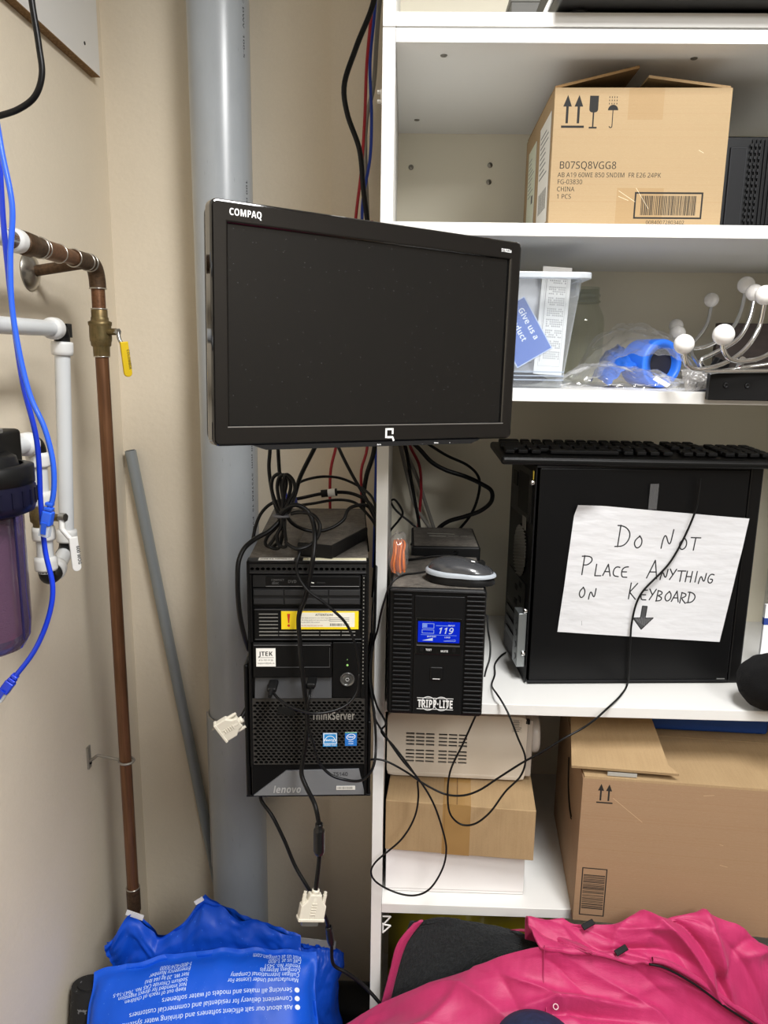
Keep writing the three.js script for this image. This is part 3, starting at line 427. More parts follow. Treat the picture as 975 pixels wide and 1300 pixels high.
// ---------------------------------------------------------------- battery backup, mouse, modem, cord bag
const SHELF_C = 0.863, SHELF_D = 0.4965, SHELF_B = 1.356, SHELF_A = 1.5845;
{
  const W = 0.145, H = 0.202, D = 0.19, t = thing('battery_backup', 'black battery backup with a lit blue display on the shelf', 'power supply', [0.0547, SHELF_C + 0.0005, -1.071], rad(-1.7));
  const L = (u, v, z = 0) => [(u - 72.5) / 1000, H - v / 1000, z], bz = mat(0x0d0d0e, 0.45);
  part(t, 'case', rbox(W, H, D, 0.006, 3), bz, [0, H / 2, -D / 2 - 0.003]);
  part(t, 'dust_film', metric(box(W - 0.01, 0.0005, D - 0.01)), dusty, [0, H + 0.0001, -D / 2 - 0.003], [0, 0, 0], 'grey dust lying on the top');
  part(t, 'centre_panel', rbox(0.0735, 0.187, 0.004, 0.001), satin, L(76, 104, -0.002));
  const rib = rbox(0.0275, 0.0032, 0.0045, 0.0012), ribM = mat(0x141415, 0.4);
  for (let k = 0; k < 27; k++) for (const u of [21.5, 129]) part(t, 'rib', rib, ribM, L(u, 10 + k * 7.05, -0.0012));
  part(t, 'top_lip', rbox(0.14, 0.003, 0.004, 0.001), mat(0x1c1c1d, 0.4), L(72.5, 3.5, -0.001));
  part(t, 'display_bezel', rbox(0.0685, 0.0575, 0.003, 0.003), gloss, L(75.6, 72.5, 0));
  const dispTex = canvas(620, 330, (c, w, h) => {
    c.fillStyle = '#0b2fe0'; c.fillRect(0, 0, w, h); c.strokeStyle = c.fillStyle = '#bcd4ff'; c.lineWidth = 7;
    c.strokeRect(w * 0.11, h * 0.1, w * 0.27, h * 0.22); c.strokeRect(w * 0.1, h * 0.4, w * 0.28, h * 0.16); c.fillStyle = '#8fb0ff'; c.fillRect(w * 0.12, h * 0.12, w * 0.1, h * 0.16); c.fillRect(w * 0.43, h * 0.17, w * 0.34, h * 0.03); c.fillRect(w * 0.07, h * 0.63, w * 0.86, h * 0.02);
    c.fillStyle = '#e9f2ff'; c.font = 'italic bold ' + h * 0.4 + 'px monospace'; c.fillText('119', w * 0.46, h * 0.56, w * 0.38); c.font = 'bold ' + h * 0.1 + 'px sans-serif'; c.fillText('INPUT', w * 0.72, h * 0.2); c.fillText('BATTERY', w * 0.22, h * 0.75); c.fillText('LOAD', w * 0.64, h * 0.77);
    c.beginPath(); c.moveTo(w * 0.1, h * 0.92); c.lineTo(w * 0.36, h * 0.78); c.lineTo(w * 0.36, h * 0.92); c.fill(); c.lineWidth = 5; c.beginPath(); c.moveTo(w * 0.62, h * 0.92); c.lineTo(w * 0.9, h * 0.84); c.lineTo(w * 0.9, h * 0.92); c.closePath(); c.stroke();
  });
  part(t, 'display', box(0.0617, 0.0325, 0.0008), mat(0x000000, 0.15, 0, { emissive: 0xffffff, emissiveMap: dispTex, emissiveIntensity: 0.75 }), L(75.7, 65.3, 0.0016), [0, 0, 0], 'lit blue display reading 119');
  part(t, 'display_trim', box(0.064, 0.002, 0.001), steel, L(75.4, 86.5, 0.0016));
  part(t, 'button_lettering', join([move(letters('TEST', 0.003), 0, 0, 0), move(letters('MUTE', 0.003), 0.0225, -0.0015, 0)]), mat(0xd5d5d5, 0.5), L(57, 95, 0.0016));
  for (const u of [51, 99]) part(t, 'indicator_button', cyl(0.003, 0.002, 16), black, L(u, 93, 0.0016), [Math.PI / 2, 0, 0]);
  const pb = part(t, 'power_button', rbox(0.0196, 0.0215, 0.004, 0.003), satin, L(74, 131.5, 0)); part(pb, 'power_light', box(0.011, 0.0012, 0.0006), mat(0xcfcfcf, 0.4), [0, -0.0078, 0.0021]);
  const lg = part(t, 'brand_lettering', letters('TRIPP·LITE', 0.0128, bold, 0.0005, 0.053), mat(0xe4e4e4, 0.4), L(47, 187, 0));
  part(lg, 'underline', join([move(box(0.055, 0.001, 0.0005), 0.0265, -0.0025, 0), move(box(0.055, 0.001, 0.0005), 0.0265, 0.0155, 0), move(new THREE.TorusGeometry(0.011, 0.0006, 4, 30), 0.016, 0.0065, 0), move(new THREE.TorusGeometry(0.011, 0.0006, 4, 30), 0.036, 0.0065, 0)]), mat(0xcfcfcf, 0.4));
}
{
  // mouse: a lofted low dome, long axis to the right
  const t = mouse = thing('computer_mouse', 'grey and black computer mouse on top of the battery backup', 'mouse', [0.09, 1.0655, -1.112], rad(-14));
  const dome = (a, b, h, y0, exp = 1) => { const g = new THREE.SphereGeometry(1, 40, 20, 0, Math.PI * 2, 0, Math.PI / 2), p = g.attributes.position; for (let i = 0; i < p.count; i++) { const x = p.getX(i), z = p.getZ(i), y = p.getY(i), pinch = 1 - 0.1 * Math.exp(-Math.pow((x - 0.1) / 0.3, 2)); p.setXYZ(i, x * a, y0 + Math.pow(Math.max(0, y), exp) * h * (1 - 0.22 * x - 0.12 * x * x), z * b * pinch); } g.computeVertexNormals(); return g; };
  part(t, 'base', dome(0.053, 0.031, 0.026, 0.002, 0.7), mat(0x0e0e0f, 0.5));
  part(t, 'side_band', dome(0.0545, 0.0322, 0.012, 0.0135, 0.6), mat(0xa6adb5, 0.38));
  part(t, 'shell', dome(0.0505, 0.0298, 0.023, 0.0155, 0.75), mat(0x3a3b3e, 0.25, 0, { clearcoat: 0.6 }));
  part(t, 'wheel', cyl(0.006, 0.005, 20), mat(0x111111, 0.6), [0.031, 0.031, 0], [Math.PI / 2, 0, 0]);
  part(t, 'emblem', box(0.006, 0.0006, 0.0035), mat(0xd8d8d8, 0.4), [0.02, 0.0362, 0.009], [0.25, 0.3, -0.25]);
}
{
  const t = thing('modem', 'flat black modem standing behind the battery backup', 'modem', [0.077, SHELF_C + 0.0005, -1.345]);
  part(t, 'case', rbox(0.118, 0.217, 0.15, 0.004), black, [0, 0.1085, 0]);
  part(t, 'dust_film', metric(box(0.11, 0.0005, 0.142)), dusty, [0, 0.2171, 0]);
  for (const [x, z, w] of [[-0.005, -0.02, 0.05], [-0.012, -0.002, 0.03]]) part(t, 'label_strip', box(w, 0.0008, 0.003), mat(0x8b8880, 0.5), [x, 0.2175, z], [0, -0.08, 0]);
  part(t, 'marking', move(letters('HDMI  USB', 0.005, bold, 0.0004), 0, 0, 0, -Math.PI / 2), mat(0x77746c, 0.5), [0.008, 0.2174, -0.001]);
}
{
  const t = thing('cord_bag', 'clear bag of coiled orange cord on the battery backup', 'bag', [-0.004, 1.066, -1.135]);
  const film = mat(0xffffff, 0.12, 0, { transmission: 0.92, thickness: 0, side: THREE.DoubleSide });
  const g = new THREE.SphereGeometry(1, 30, 24), p = g.attributes.position; for (let i = 0; i < p.count; i++) { const x = p.getX(i), y = p.getY(i), z = p.getZ(i), n = 1 + 0.16 * fbm(x * 2.6, y * 2.6, z * 2.6); p.setXYZ(i, x * 0.0155 * n, 0.036 + y * 0.0355 * n, z * 0.024 * n); } g.computeVertexNormals();
  part(t, 'film', g, film);
  for (let k = 0; k < 7; k++) { const a = -0.009 + k * 0.003, z = 0.004 + 0.006 * Math.sin(k * 2.1); part(t, 'cord_turn', tube([[a, 0.008, z], [a - 0.0015, 0.022, z + 0.004], [a * 0.8, 0.04, z + 0.002], [a * 0.9 + 0.001, 0.052, z - 0.003], [a * 0.7, 0.056, z - 0.008], [a * 0.9, 0.03, z - 0.011], [a, 0.01, z - 0.009]], 0.0019, 30, 6), mat(0xf07a1e, 0.45)); }
}

// ---------------------------------------------------------------- desktop computer case, keyboard, paper sign
{
  const W = 0.3706, H = 0.3705, D = 0.18, t = thing('computer_case', 'large black desktop computer case carrying a paper sign', 'computer', [0.2118, SHELF_C + 0.0005, -1.2001], rad(4.16));
  const face = mat(0x0c0c0d, 0.38, 0.15, { bumpMap: noiseTexture(256, (x, y) => 0.5 + 0.3 * (rnd() - 0.5), 3), bumpScale: 0.00006 });
  const steelBlack = mat(0x161617, 0.45, 0.4);
  part(t, 'chassis', box(W - 0.05, H - 0.006, D - 0.006), steelBlack, [W / 2 + 0.023, H / 2, -D / 2 - 0.002]);
  part(t, 'top_panel', box(W - 0.004, 0.002, D - 0.002), steelBlack, [W / 2, H - 0.002, -D / 2]);
  part(t, 'far_panel', box(W - 0.004, H - 0.004, 0.002), steelBlack, [W / 2, H / 2, -D + 0.001]);
  // rear sheet with real openings: power unit and fan; drawn in (z, y), then turned to face -x
  const open = (list, w0, h0) => { const s = new THREE.Shape(); s.moveTo(0, 0); s.lineTo(w0, 0); s.lineTo(w0, h0); s.lineTo(0, h0); s.lineTo(0, 0); for (const o of list) s.holes.push(o); return s; };
  const rect = (x0, y0, x1, y1) => { const o = new THREE.Path(); o.moveTo(x0, y0); o.lineTo(x0, y1); o.lineTo(x1, y1); o.lineTo(x1, y0); o.lineTo(x0, y0); return o; };
  const disc = new THREE.Path(); disc.absarc(D - 0.075, H - 0.158, 0.045, 0, Math.PI * 2, true);
  part(t, 'rear_sheet', new THREE.ExtrudeGeometry(open([disc, rect(D - 0.16, H - 0.095, D - 0.016, H - 0.015)], D - 0.002, H - 0.004), { depth: 0.002, bevelEnabled: false, curveSegments: 40 }), steelBlack, [0.002, 0.002, -D + 0.001], [0, -Math.PI / 2, 0]);
  part(t, 'side_panel', rbox(W - 0.03, H - 0.008, 0.004, 0.0015), face, [W / 2 - 0.009, H / 2, 0]);
  part(t, 'front_bezel', rbox(0.022, H, D, 0.004), mat(0x0b0b0c, 0.3), [W - 0.011, H / 2, -D / 2 + 0.001]);
  part(t, 'top_fold', box(W - 0.025, 0.003, 0.004), mat(0x2a2a2b, 0.3, 0.5), [W / 2 - 0.012, H - 0.0016, 0.001]);
  part(t, 'bottom_fold', box(W - 0.03, 0.0025, 0.003), mat(0x28282a, 0.3, 0.5), [W / 2 - 0.012, 0.006, 0.0022]);
  part(t, 'bottom_rail', box(W - 0.01, 0.005, D), mat(0x0a0a0a, 0.4), [W / 2, 0.0025, -D / 2]);
  part(t, 'silver_clip', box(0.014, 0.0016, 0.002), steel, [W - 0.036, 0.009, 0.003]);
  // rear panel on the left side (x = 0): z runs from 0 (near) to -D
  const R = [0, -Math.PI / 2, 0], rear = mat(0x1c1c1d, 0.4, 0.6);
  part(t, 'power_unit', new THREE.ExtrudeGeometry(open(Array.from({ length: 14 }, (_, k) => rect(0.056 + k * 0.0052, 0.01, 0.0584 + k * 0.0052, 0.076)), 0.15, 0.086), { depth: 0.002, bevelEnabled: false }), mat(0x242424, 0.35, 0.7), [-0.0002, H - 0.098, -0.163], [0, -Math.PI / 2, 0]);
  part(t, 'power_socket', box(0.004, 0.024, 0.03), mat(0x131313, 0.5), [-0.002, H - 0.04, -0.13]);
  part(t, 'yellow_label', box(0.0008, 0.015, 0.006), mat(0xb39a2e, 0.5), [-0.0032, H - 0.017, -0.006]);
  const screws = [[H - 0.028, -0.004], [0.127, -0.006], [0.052, -0.006]]; for (const [y, z] of screws) part(t, 'thumb_screw', lathe([[0, 0.007], [0.004, 0.007], [0.005, 0.005], [0.005, 0.001], [0.003, 0], [0, 0]], 14), chrome, [-0.001, y, z], [0, 0, Math.PI / 2]);
  part(t, 'fan_hub', move(new THREE.CylinderGeometry(0.018, 0.018, 0.012, 30), 0, 0, 0, 0, 0, Math.PI / 2), black, [0.014, H - 0.158, -0.075]);
  for (let k = 0; k < 7; k++) { const a = k / 7 * Math.PI * 2; part(t, 'fan_blade', box(0.002, 0.028, 0.02), black, [0.014, H - 0.158 + 0.03 * Math.sin(a), -0.075 + 0.03 * Math.cos(a)], [a + Math.PI / 2, 0, 0.5]); }
  const wires = []; for (let i = -7; i <= 7; i++) { const o = i * 0.0058, h = Math.sqrt(Math.max(0.0001, 0.0445 ** 2 - o * o)); wires.push(between([0, o - h * 0.25, -h], [0, o + h * 0.25, h], 0.0009, 5), between([0, -h, o * 1.0], [0, h, o], 0.0009, 5)); }
  part(t, 'fan_grille', join(wires), mat(0x9a9994, 0.3, 0.9), [-0.0032, H - 0.158, -0.075]);
  part(t, 'rear_label', box(0.0006, 0.022, 0.026), mat(0x77746e, 0.5), [-0.0022, H - 0.105, -0.055]);
  part(t, 'port_plate', rbox(0.002, 0.06, 0.13, 0.001), rear, [-0.001, H - 0.25 + 0.015, -0.09]);
  for (let k = 0; k < 4; k++) part(t, 'port', box(0.0014, 0.009, 0.016), mat(0x141414, 0.6), [-0.002, H - 0.25 + 0.035 - k * 0.013, -0.06 - (k % 2) * 0.03]);
  const br = part(t, 'slot_bracket', rbox(0.014, 0.094, 0.034, 0.001), zinc, [-0.008, 0.075, -0.022], [0, 0, 0], 'silver expansion slot bracket');
  for (let k = 0; k < 4; k++) part(br, 'slot_tab', new THREE.TorusGeometry(0.005, 0.0007, 5, 14, Math.PI), mat(0x55585a, 0.5, 0.6), [-0.0075, 0.031 - k * 0.021, 0.004], [0, -Math.PI / 2, -Math.PI / 2]);
  for (let k = 0; k < 4; k++) part(t, 'slot_cover', box(0.002, 0.012, 0.11), mat(0x3d3f40, 0.4, 0.7), [-0.001, 0.106 - k * 0.021, -0.105]);

  // the sheet of paper taped on
  const P = thing('paper_sign', 'white paper sign handwritten do not place anything on keyboard', 'sign', [0.2118, SHELF_C + 0.0005, -1.2001], rad(4.16));
  const ease = (pts) => pts, tex = canvas(1676, 1295, (c, w, h) => {
    c.fillStyle = '#d4d4d7'; c.fillRect(0, 0, w, h); for (let i = 0; i < 5000; i++) { c.fillStyle = 'rgba(90,90,90,' + 0.03 * rnd() + ')'; c.fillRect(w * rnd(), h * rnd(), 3, 2); }
    c.strokeStyle = '#1a1a1d'; c.lineCap = 'round'; c.lineJoin = 'round'; c.lineWidth = 12;
    const G = { D: [[[0.1, 0], [0.12, 1]], [[-0.08, 0.02], [0.3, 0], [0.75, 0.25], [0.8, 0.6], [0.5, 0.95], [-0.05, 1.0]]], O: [[[0.5, 0.05], [0.15, 0.3], [0.1, 0.7], [0.4, 1], [0.75, 0.75], [0.75, 0.3], [0.45, 0.03]]], N: [[[0.1, 1], [0.12, 0.02], [0.7, 0.98], [0.75, 0]]], T: [[[0, 0.04], [0.85, 0]], [[0.42, 0.02], [0.42, 1]]], P: [[[0.12, 0.02], [0.1, 1]], [[-0.05, 0.06], [0.5, 0.0], [0.75, 0.22], [0.45, 0.48], [0.1, 0.5]]], L: [[[0.12, 0], [0.1, 0.98], [0.72, 0.95]]], A: [[[0.02, 1], [0.42, 0.02], [0.78, 1]], [[0.15, 0.66], [0.66, 0.64]]], C: [[[0.72, 0.12], [0.4, 0.04], [0.12, 0.4], [0.2, 0.88], [0.72, 0.92]]], E: [[[0.68, 0.04], [0.1, 0.06], [0.1, 0.96], [0.7, 0.94]], [[0.1, 0.5], [0.58, 0.48]]], Y: [[[0.05, 0.02], [0.4, 0.48]], [[0.75, 0], [0.2, 1.0]]], H: [[[0.1, 0], [0.1, 1]], [[0.66, 0], [0.66, 1]], [[0.1, 0.5], [0.66, 0.48]]], I: [[[0.25, 0], [0.25, 1]]], G: [[[0.7, 0.14], [0.4, 0.02], [0.1, 0.4], [0.2, 0.9], [0.6, 0.95], [0.7, 0.58], [0.4, 0.56]]], K: [[[0.1, 0], [0.12, 1]], [[0.66, 0], [0.12, 0.58], [0.72, 1]]], B: [[[0.12, 0.02], [0.1, 1]], [[0.1, 0.02], [0.55, 0.06], [0.6, 0.34], [0.12, 0.48], [0.65, 0.62], [0.6, 0.92], [0.06, 0.99]]], R: [[[0.12, 0.02], [0.1, 1]], [[0.08, 0.04], [0.62, 0.08], [0.6, 0.4], [0.12, 0.52], [0.72, 1]]] };
    const word = (s, x, y, bigH, smallH, step, drop = 0) => { [...s].forEach((ch, i) => { const H2 = i ? smallH : bigH, W2 = H2 * (i ? 0.82 : 0.7), y0 = y - H2 + drop * i + 6 * Math.sin(i * 2.3); for (const st of G[ch]) { c.beginPath(); st.forEach(([a, b], k) => { const X = x + a * W2, Y = y0 + b * H2; if (!k) c.moveTo(X, Y); else if (st.length > 3 && k < st.length - 1) { const nx = st[k + 1], MX = x + (a + nx[0]) / 2 * W2, MY = y0 + (b + nx[1]) / 2 * H2; c.quadraticCurveTo(X, Y, MX, MY); } else c.lineTo(X, Y); }); c.stroke(); } x += i === 0 ? step * 1.35 * (bigH / smallH > 1.4 ? 1.15 : 1) : ch === 'I' ? step * 0.6 : step; }); };
    word('DO', 0.265 * w, 0.30 * h, 215, 135, 104); word('NOT', 0.52 * w, 0.285 * h, 195, 130, 112);
    word('PLACE', 0.085 * w, 0.535 * h, 195, 118, 86); word('ANYTHING', 0.475 * w, 0.525 * h, 190, 110, 84, 2);
    word('ON', 0.09 * w, 0.72 * h, 118, 112, 74); word('KEYBOARD', 0.385 * w, 0.70 * h, 165, 112, 80);
    c.fillStyle = '#2a2a2c'; c.beginPath(); c.moveTo(0.485 * w, 0.75 * h); c.lineTo(0.512 * w, 0.75 * h); c.lineTo(0.514 * w, 0.845 * h); c.lineTo(0.562 * w, 0.84 * h); c.lineTo(0.503 * w, 0.935 * h); c.lineTo(0.442 * w, 0.85 * h); c.lineTo(0.486 * w, 0.845 * h); c.closePath(); c.stroke(); c.globalAlpha = 0.85; c.fill(); c.globalAlpha = 1;
    c.strokeStyle = '#cfcfd2'; c.lineWidth = 4; for (let k = 0; k < 12; k++) { c.beginPath(); c.moveTo((0.45 + 0.01 * k) * w, 0.84 * h + 10 * Math.sin(k * 3)); c.lineTo((0.475 + 0.008 * k) * w, 0.91 * h - Math.abs(k - 6) * 7); c.globalAlpha = 0.35; c.stroke(); } c.globalAlpha = 1;
    c.strokeStyle = '#88888c'; c.beginPath(); c.moveTo(0.135 * w, 0.9 * h); c.lineTo(0.14 * w, 0.935 * h); c.stroke();
  });
  // corners on the case face: TL TR BR BL in local metres
  const k = Math.cos(rad(4.16)), lx = (x) => (x - 0.2118) / k, ly = (y) => y - SHELF_C - 0.0005;
  const A = [lx(0.2770), ly(1.1735)], B = [lx(0.5635), ly(1.1505)], C = [lx(0.5364), ly(0.9387)], E = [lx(0.2607), ly(0.9571)];
  const nu = 28, nv = 22, rows = []; for (let j = 0; j <= nv; j++) { const r = []; for (let i = 0; i <= nu; i++) { const u = i / nu, v = j / nv, X = (A[0] * (1 - u) + B[0] * u) * (1 - v) + (E[0] * (1 - u) + C[0] * u) * v, Y = (A[1] * (1 - u) + B[1] * u) * (1 - v) + (E[1] * (1 - u) + C[1] * u) * v; const cut = Math.max(0, 1 - (u / 0.15 + v / 0.085)); r.push([X, Y, 0.0034 + 0.0022 * Math.max(0, fbm(u * 3.2, v * 2.6, 9) * 0.6 + 0.5) + 0.012 * cut]); } rows.push(r); }
  const pg = new THREE.BufferGeometry(), pos = [], uv = [], idx = []; rows.forEach((r, j) => r.forEach((p, i) => { pos.push(...p); uv.push(i / nu, 1 - j / nv); }));
  for (let j = 0; j < nv; j++) for (let i = 0; i < nu; i++) { const a = j * (nu + 1) + i; idx.push(a, a + nu + 1, a + nu + 2, a, a + nu + 2, a + 1); }
  pg.setAttribute('position', new THREE.Float32BufferAttribute(pos, 3)); pg.setAttribute('uv', new THREE.Float32BufferAttribute(uv, 2)); pg.setIndex(idx); pg.computeVertexNormals();
  part(P, 'sheet', pg, mat(0xffffff, 0.75, 0, { map: tex, side: THREE.DoubleSide, bumpMap: noiseTexture(256, (x, y) => 0.5 + 0.4 * fbm(x * 7, y * 16, 3), 1), bumpScale: 0.0012 }));
  part(P, 'tape', box(0.014, 0.042, 0.0004), mat(0x6f6f70, 0.2, 0, { transparent: true, opacity: 0.45 }), [lx(0.4015), ly(1.186), 0.0062], [0.06, 0, rad(1)], 'clear tape strip');
}
{
  const Wk = 0.452, t = keyboard = thing('keyboard', 'black computer keyboard resting on top of the computer case', 'keyboard', [0.155, 1.2343, -1.195], rad(0.4));
  const bodyM = mat(0x0f0f0f, 0.38), keyM = mat(0x161617, 0.5);
  part(t, 'body', move(rbox(Wk, 0.013, 0.16, 0.005, 3), 0, 0, 0, rad(2.2)), bodyM, [Wk / 2, 0.0105, -0.08]);
  part(t, 'front_lip', rbox(Wk, 0.012, 0.014, 0.005, 3), bodyM, [Wk / 2, 0.0065, -0.006]);
  const key = rbox(0.0155, 0.007, 0.0155, 0.002, 1), wide = rbox(0.034, 0.007, 0.0155, 0.002, 1), space = rbox(0.11, 0.007, 0.0155, 0.002, 1);
  for (let r = 0; r < 6; r++) { const z = -0.028 - r * 0.0198 - (r === 5 ? 0.006 : 0), y = 0.0185 + 0.0385 * (-z) * 1.0; let x = 0.016 + r % 3 * 0.002;
    if (r === 0) { for (let i = 0; i < 3; i++) part(t, 'key', key, keyM, [x + i * 0.021, y, z], [rad(2.2), 0, 0]); part(t, 'space_bar', space, keyM, [0.135, y, z], [rad(2.2), 0, 0]); for (let i = 0; i < 4; i++) part(t, 'key', key, keyM, [0.205 + i * 0.021, y, z], [rad(2.2), 0, 0]); }
    else { part(t, 'key', wide, keyM, [x + 0.009, y, z], [rad(2.2), 0, 0]); for (let i = 0; i < 12; i++) part(t, 'key', key, keyM, [x + 0.037 + i * 0.0195, y, z], [rad(2.2), 0, 0]); }
    for (let i = 0; i < 3; i++) if (r !== 2 || false) part(t, 'key', key, keyM, [0.300 + i * 0.0195, y, z], [rad(2.2), 0, 0]);
    if (r < 5) for (let i = 0; i < 4; i++) part(t, 'key', key, keyM, [0.366 + i * 0.0195, y, z], [rad(2.2), 0, 0]);
  }
}
{
  const g = new THREE.SphereGeometry(1, 40, 28), p = g.attributes.position; for (let i = 0; i < p.count; i++) { const x = p.getX(i), y = p.getY(i), z = p.getZ(i), n = 1 + 0.05 * fbm(x * 2, y * 2, z * 2) + 0.012 * ns(x * 30, y * 30, z * 30); p.setXYZ(i, x * 0.056 * n, 0.045 + y * 0.045 * n, z * 0.05 * n); } g.computeVertexNormals();
  solo('fabric_bundle', 'rounded black knitted fabric bundle at right end of the shelf', 'fabric', g, mat(0x09090a, 0.95, 0, { sheen: 0.12, sheenColor: new THREE.Color(0.2, 0.2, 0.22), bumpMap: noiseTexture(256, () => rnd(), 2), bumpScale: 0.001 }), [0.587, SHELF_C + 0.002, -1.125]);
  const b = thing('booklet', 'white booklet with a blue stripe behind the black fabric bundle', 'booklet', [0.66, SHELF_C + 0.0005, -1.26]);
  part(b, 'pages', box(0.07, 0.13, 0.006), mat(0xe9ebee, 0.6), [0, 0.065, 0]); part(b, 'stripe', box(0.0704, 0.012, 0.0064), mat(0x27408f, 0.5), [0, 0.1, 0]);
}

// ---------------------------------------------------------------- top shelf and the shelf below it
{
  const t = thing('receiver', 'flat black electronics unit with a silver panel on top shelf', 'electronics', [0.191, 1.8312 + TH, -1.088]);
  part(t, 'case', rbox(0.43, 0.075, 0.3, 0.003), mat(0x121213, 0.4), [0.215, 0.0405, -0.152]);
  part(t, 'front_lip', rbox(0.43, 0.012, 0.006, 0.002), mat(0x1c1c1e, 0.35), [0.215, 0.009, 0]);
  part(t, 'silver_panel', rbox(0.16, 0.03, 0.004, 0.001), mat(0xb9bcbe, 0.3, 0.7), [0.1, 0.034, 0]);
  for (const [x, z] of [[0.03, -0.04], [0.4, -0.04], [0.03, -0.26], [0.4, -0.26]]) part(t, 'foot', cyl(0.012, 0.003, 20), black, [x, 0.0016, z]);
  const u = thing('storage_box', 'grey box behind the black electronics unit on top shelf', 'box', [0.215, 1.8312 + TH, -1.46]);
  part(u, 'body', rbox(0.1, 0.14, 0.08, 0.002), mat(0x6f6e6a, 0.6), [0, 0.07, 0]);
  part(u, 'lid', rbox(0.104, 0.012, 0.084, 0.002), mat(0x7b7a75, 0.6), [0, 0.14, 0]);
  const w = thing('white_strap', 'small white plastic strap at left end of the black electronics unit', 'strap', [0.177, 1.8312 + TH, -1.135]);
  part(w, 'strap', tube([[0, 0.003, 0], [0.004, 0.012, 0.001], [0.009, 0.024, 0], [0.006, 0.04, -0.006], [0.004, 0.06, -0.01]], 0.0032, 24, 8), white);
}
const arrowsUp = (c, x, y, s) => { c.lineWidth = s * 0.1; for (const k of [0, 0.42]) { const X = x + k * s; c.fillRect(X - s * 0.045, y - s * 0.62, s * 0.09, s * 0.6); c.beginPath(); c.moveTo(X, y - s); c.lineTo(X + s * 0.16, y - s * 0.6); c.lineTo(X - s * 0.16, y - s * 0.6); c.fill(); } c.fillRect(x - s * 0.2, y + s * 0.06, s * 0.85, s * 0.08); };
function cardSpeck(c, w, h, base, flecks) { c.fillStyle = base; c.fillRect(0, 0, w, h); for (let i = 0; i < flecks; i++) { c.fillStyle = rnd() < 0.5 ? 'rgba(90,60,25,' + 0.09 * rnd() + ')' : 'rgba(255,235,200,' + 0.08 * rnd() + ')'; c.fillRect(w * rnd(), h * rnd(), 3 + 16 * rnd(), 1.5); } for (let i = 0; i < 60; i++) { c.fillStyle = 'rgba(110,80,40,0.03)'; c.fillRect(0, h * rnd(), w, 3 + 5 * rnd()); } }
{
  const W = 0.245, H = 0.188, D = 0.285, t = thing('shipping_box', 'opened tan shipping box with printed barcode on upper shelf', 'box', [0.203, SHELF_A + 0.0003, -1.17], rad(-1));
  const th = 0.004;
  const tex = canvas(1470, 1128, (c, w, h) => {
    cardSpeck(c, w, h, 'rgb(158,135,101)', 16000);
    c.fillStyle = 'rgba(140,108,66,0.28)'; c.fillRect(w * 0.42, 0, w * 0.2, h * 0.22); c.fillStyle = 'rgba(140,106,62,0.32)'; c.fillRect(w * 0.39, h * 0.7, w * 0.27, h * 0.3);
    c.fillStyle = c.strokeStyle = '#12100e'; arrowsUp(c, w * 0.075, h * 0.25, h * 0.2);
    c.beginPath(); c.roundRect(w * 0.2, h * 0.055, w * 0.05, h * 0.115, [2, 2, 26, 26]); c.fill(); c.fillRect(w * 0.221, h * 0.16, w * 0.008, h * 0.11); c.fillRect(w * 0.203, h * 0.27, w * 0.045, h * 0.012);
    c.beginPath(); c.arc(w * 0.335, h * 0.155, w * 0.029, Math.PI, 0); c.fill(); c.lineWidth = 7; c.beginPath(); c.moveTo(w * 0.335, h * 0.15); c.lineTo(w * 0.335, h * 0.265); c.arc(w * 0.327, h * 0.265, w * 0.008, 0, Math.PI); c.stroke(); for (let k = 0; k < 12; k++) c.fillRect(w * (0.31 + 0.014 * (k % 4)), h * (0.06 + 0.022 * Math.floor(k / 4)), 6, 12);
    c.textBaseline = 'alphabetic'; c.font = h * 0.072 + 'px sans-serif'; c.fillText('B07SQ8VGG8', w * 0.045, h * 0.565, w * 0.34); c.font = h * 0.045 + 'px sans-serif'; c.fillText('AB A19 60WE 850 SNDIM  FR E26 24PK', w * 0.04, h * 0.625, w * 0.62); c.fillText('FG-03830', w * 0.04, h * 0.675); c.fillText('CHINA', w * 0.04, h * 0.727); c.fillText('1 PCS', w * 0.04, h * 0.78);
    c.lineWidth = 14; c.strokeRect(w * 0.5, h * 0.735, w * 0.385, h * 0.18); let x = w * 0.535; while (x < w * 0.85) { const b = 2 + 7 * rnd(); c.fillRect(x, h * 0.755, b, h * 0.14); x += b + 2 + 6 * rnd(); } c.font = h * 0.038 + 'px sans-serif'; c.fillText('00840072803402', w * 0.57, h * 0.96);
    c.strokeStyle = 'rgba(255,245,220,0.7)'; c.lineWidth = 3; for (const a of [[0.4, 0.72, 0.5, 0.8], [0.4, 0.76, 0.46, 0.79], [0.5, 0.7, 0.58, 0.85], [0.84, 0.43, 0.87, 0.45]]) { c.beginPath(); c.moveTo(w * a[0], h * a[1]); c.lineTo(w * a[2], h * a[3]); c.stroke(); }
  });
  const face = mat(0xffffff, 0.8, 0, { map: tex });
  part(t, 'front_wall', box(W, H, th), [cardTan, cardTan, cardTan, cardTan, face, cardInside], [W / 2, H / 2, -th / 2]);
  for (const [x] of [[th / 2], [W - th / 2]]) part(t, 'side_wall', metric(box(th, H, D - 2 * th)), cardTan, [x, H / 2, -D / 2]);
  part(t, 'back_wall', metric(box(W, H, th)), cardInside, [W / 2, H / 2, -D + th / 2]); part(t, 'bottom', metric(box(W - 2 * th, th, D - 2 * th)), cardInside, [W / 2, th / 2, -D / 2]);
  const flap = (w, d, pos, rot) => part(t, 'flap', metric(move(box(w, 0.0035, d), 0, 0, -d / 2)), cardInside, pos, rot);
  part(t, 'flap', metric(move(box(0.118, 0.0035, D - 0.01), 0.059, 0, 0)), cardInside, [0.001, H + 0.002, -D / 2], [0, 0, rad(13)]);
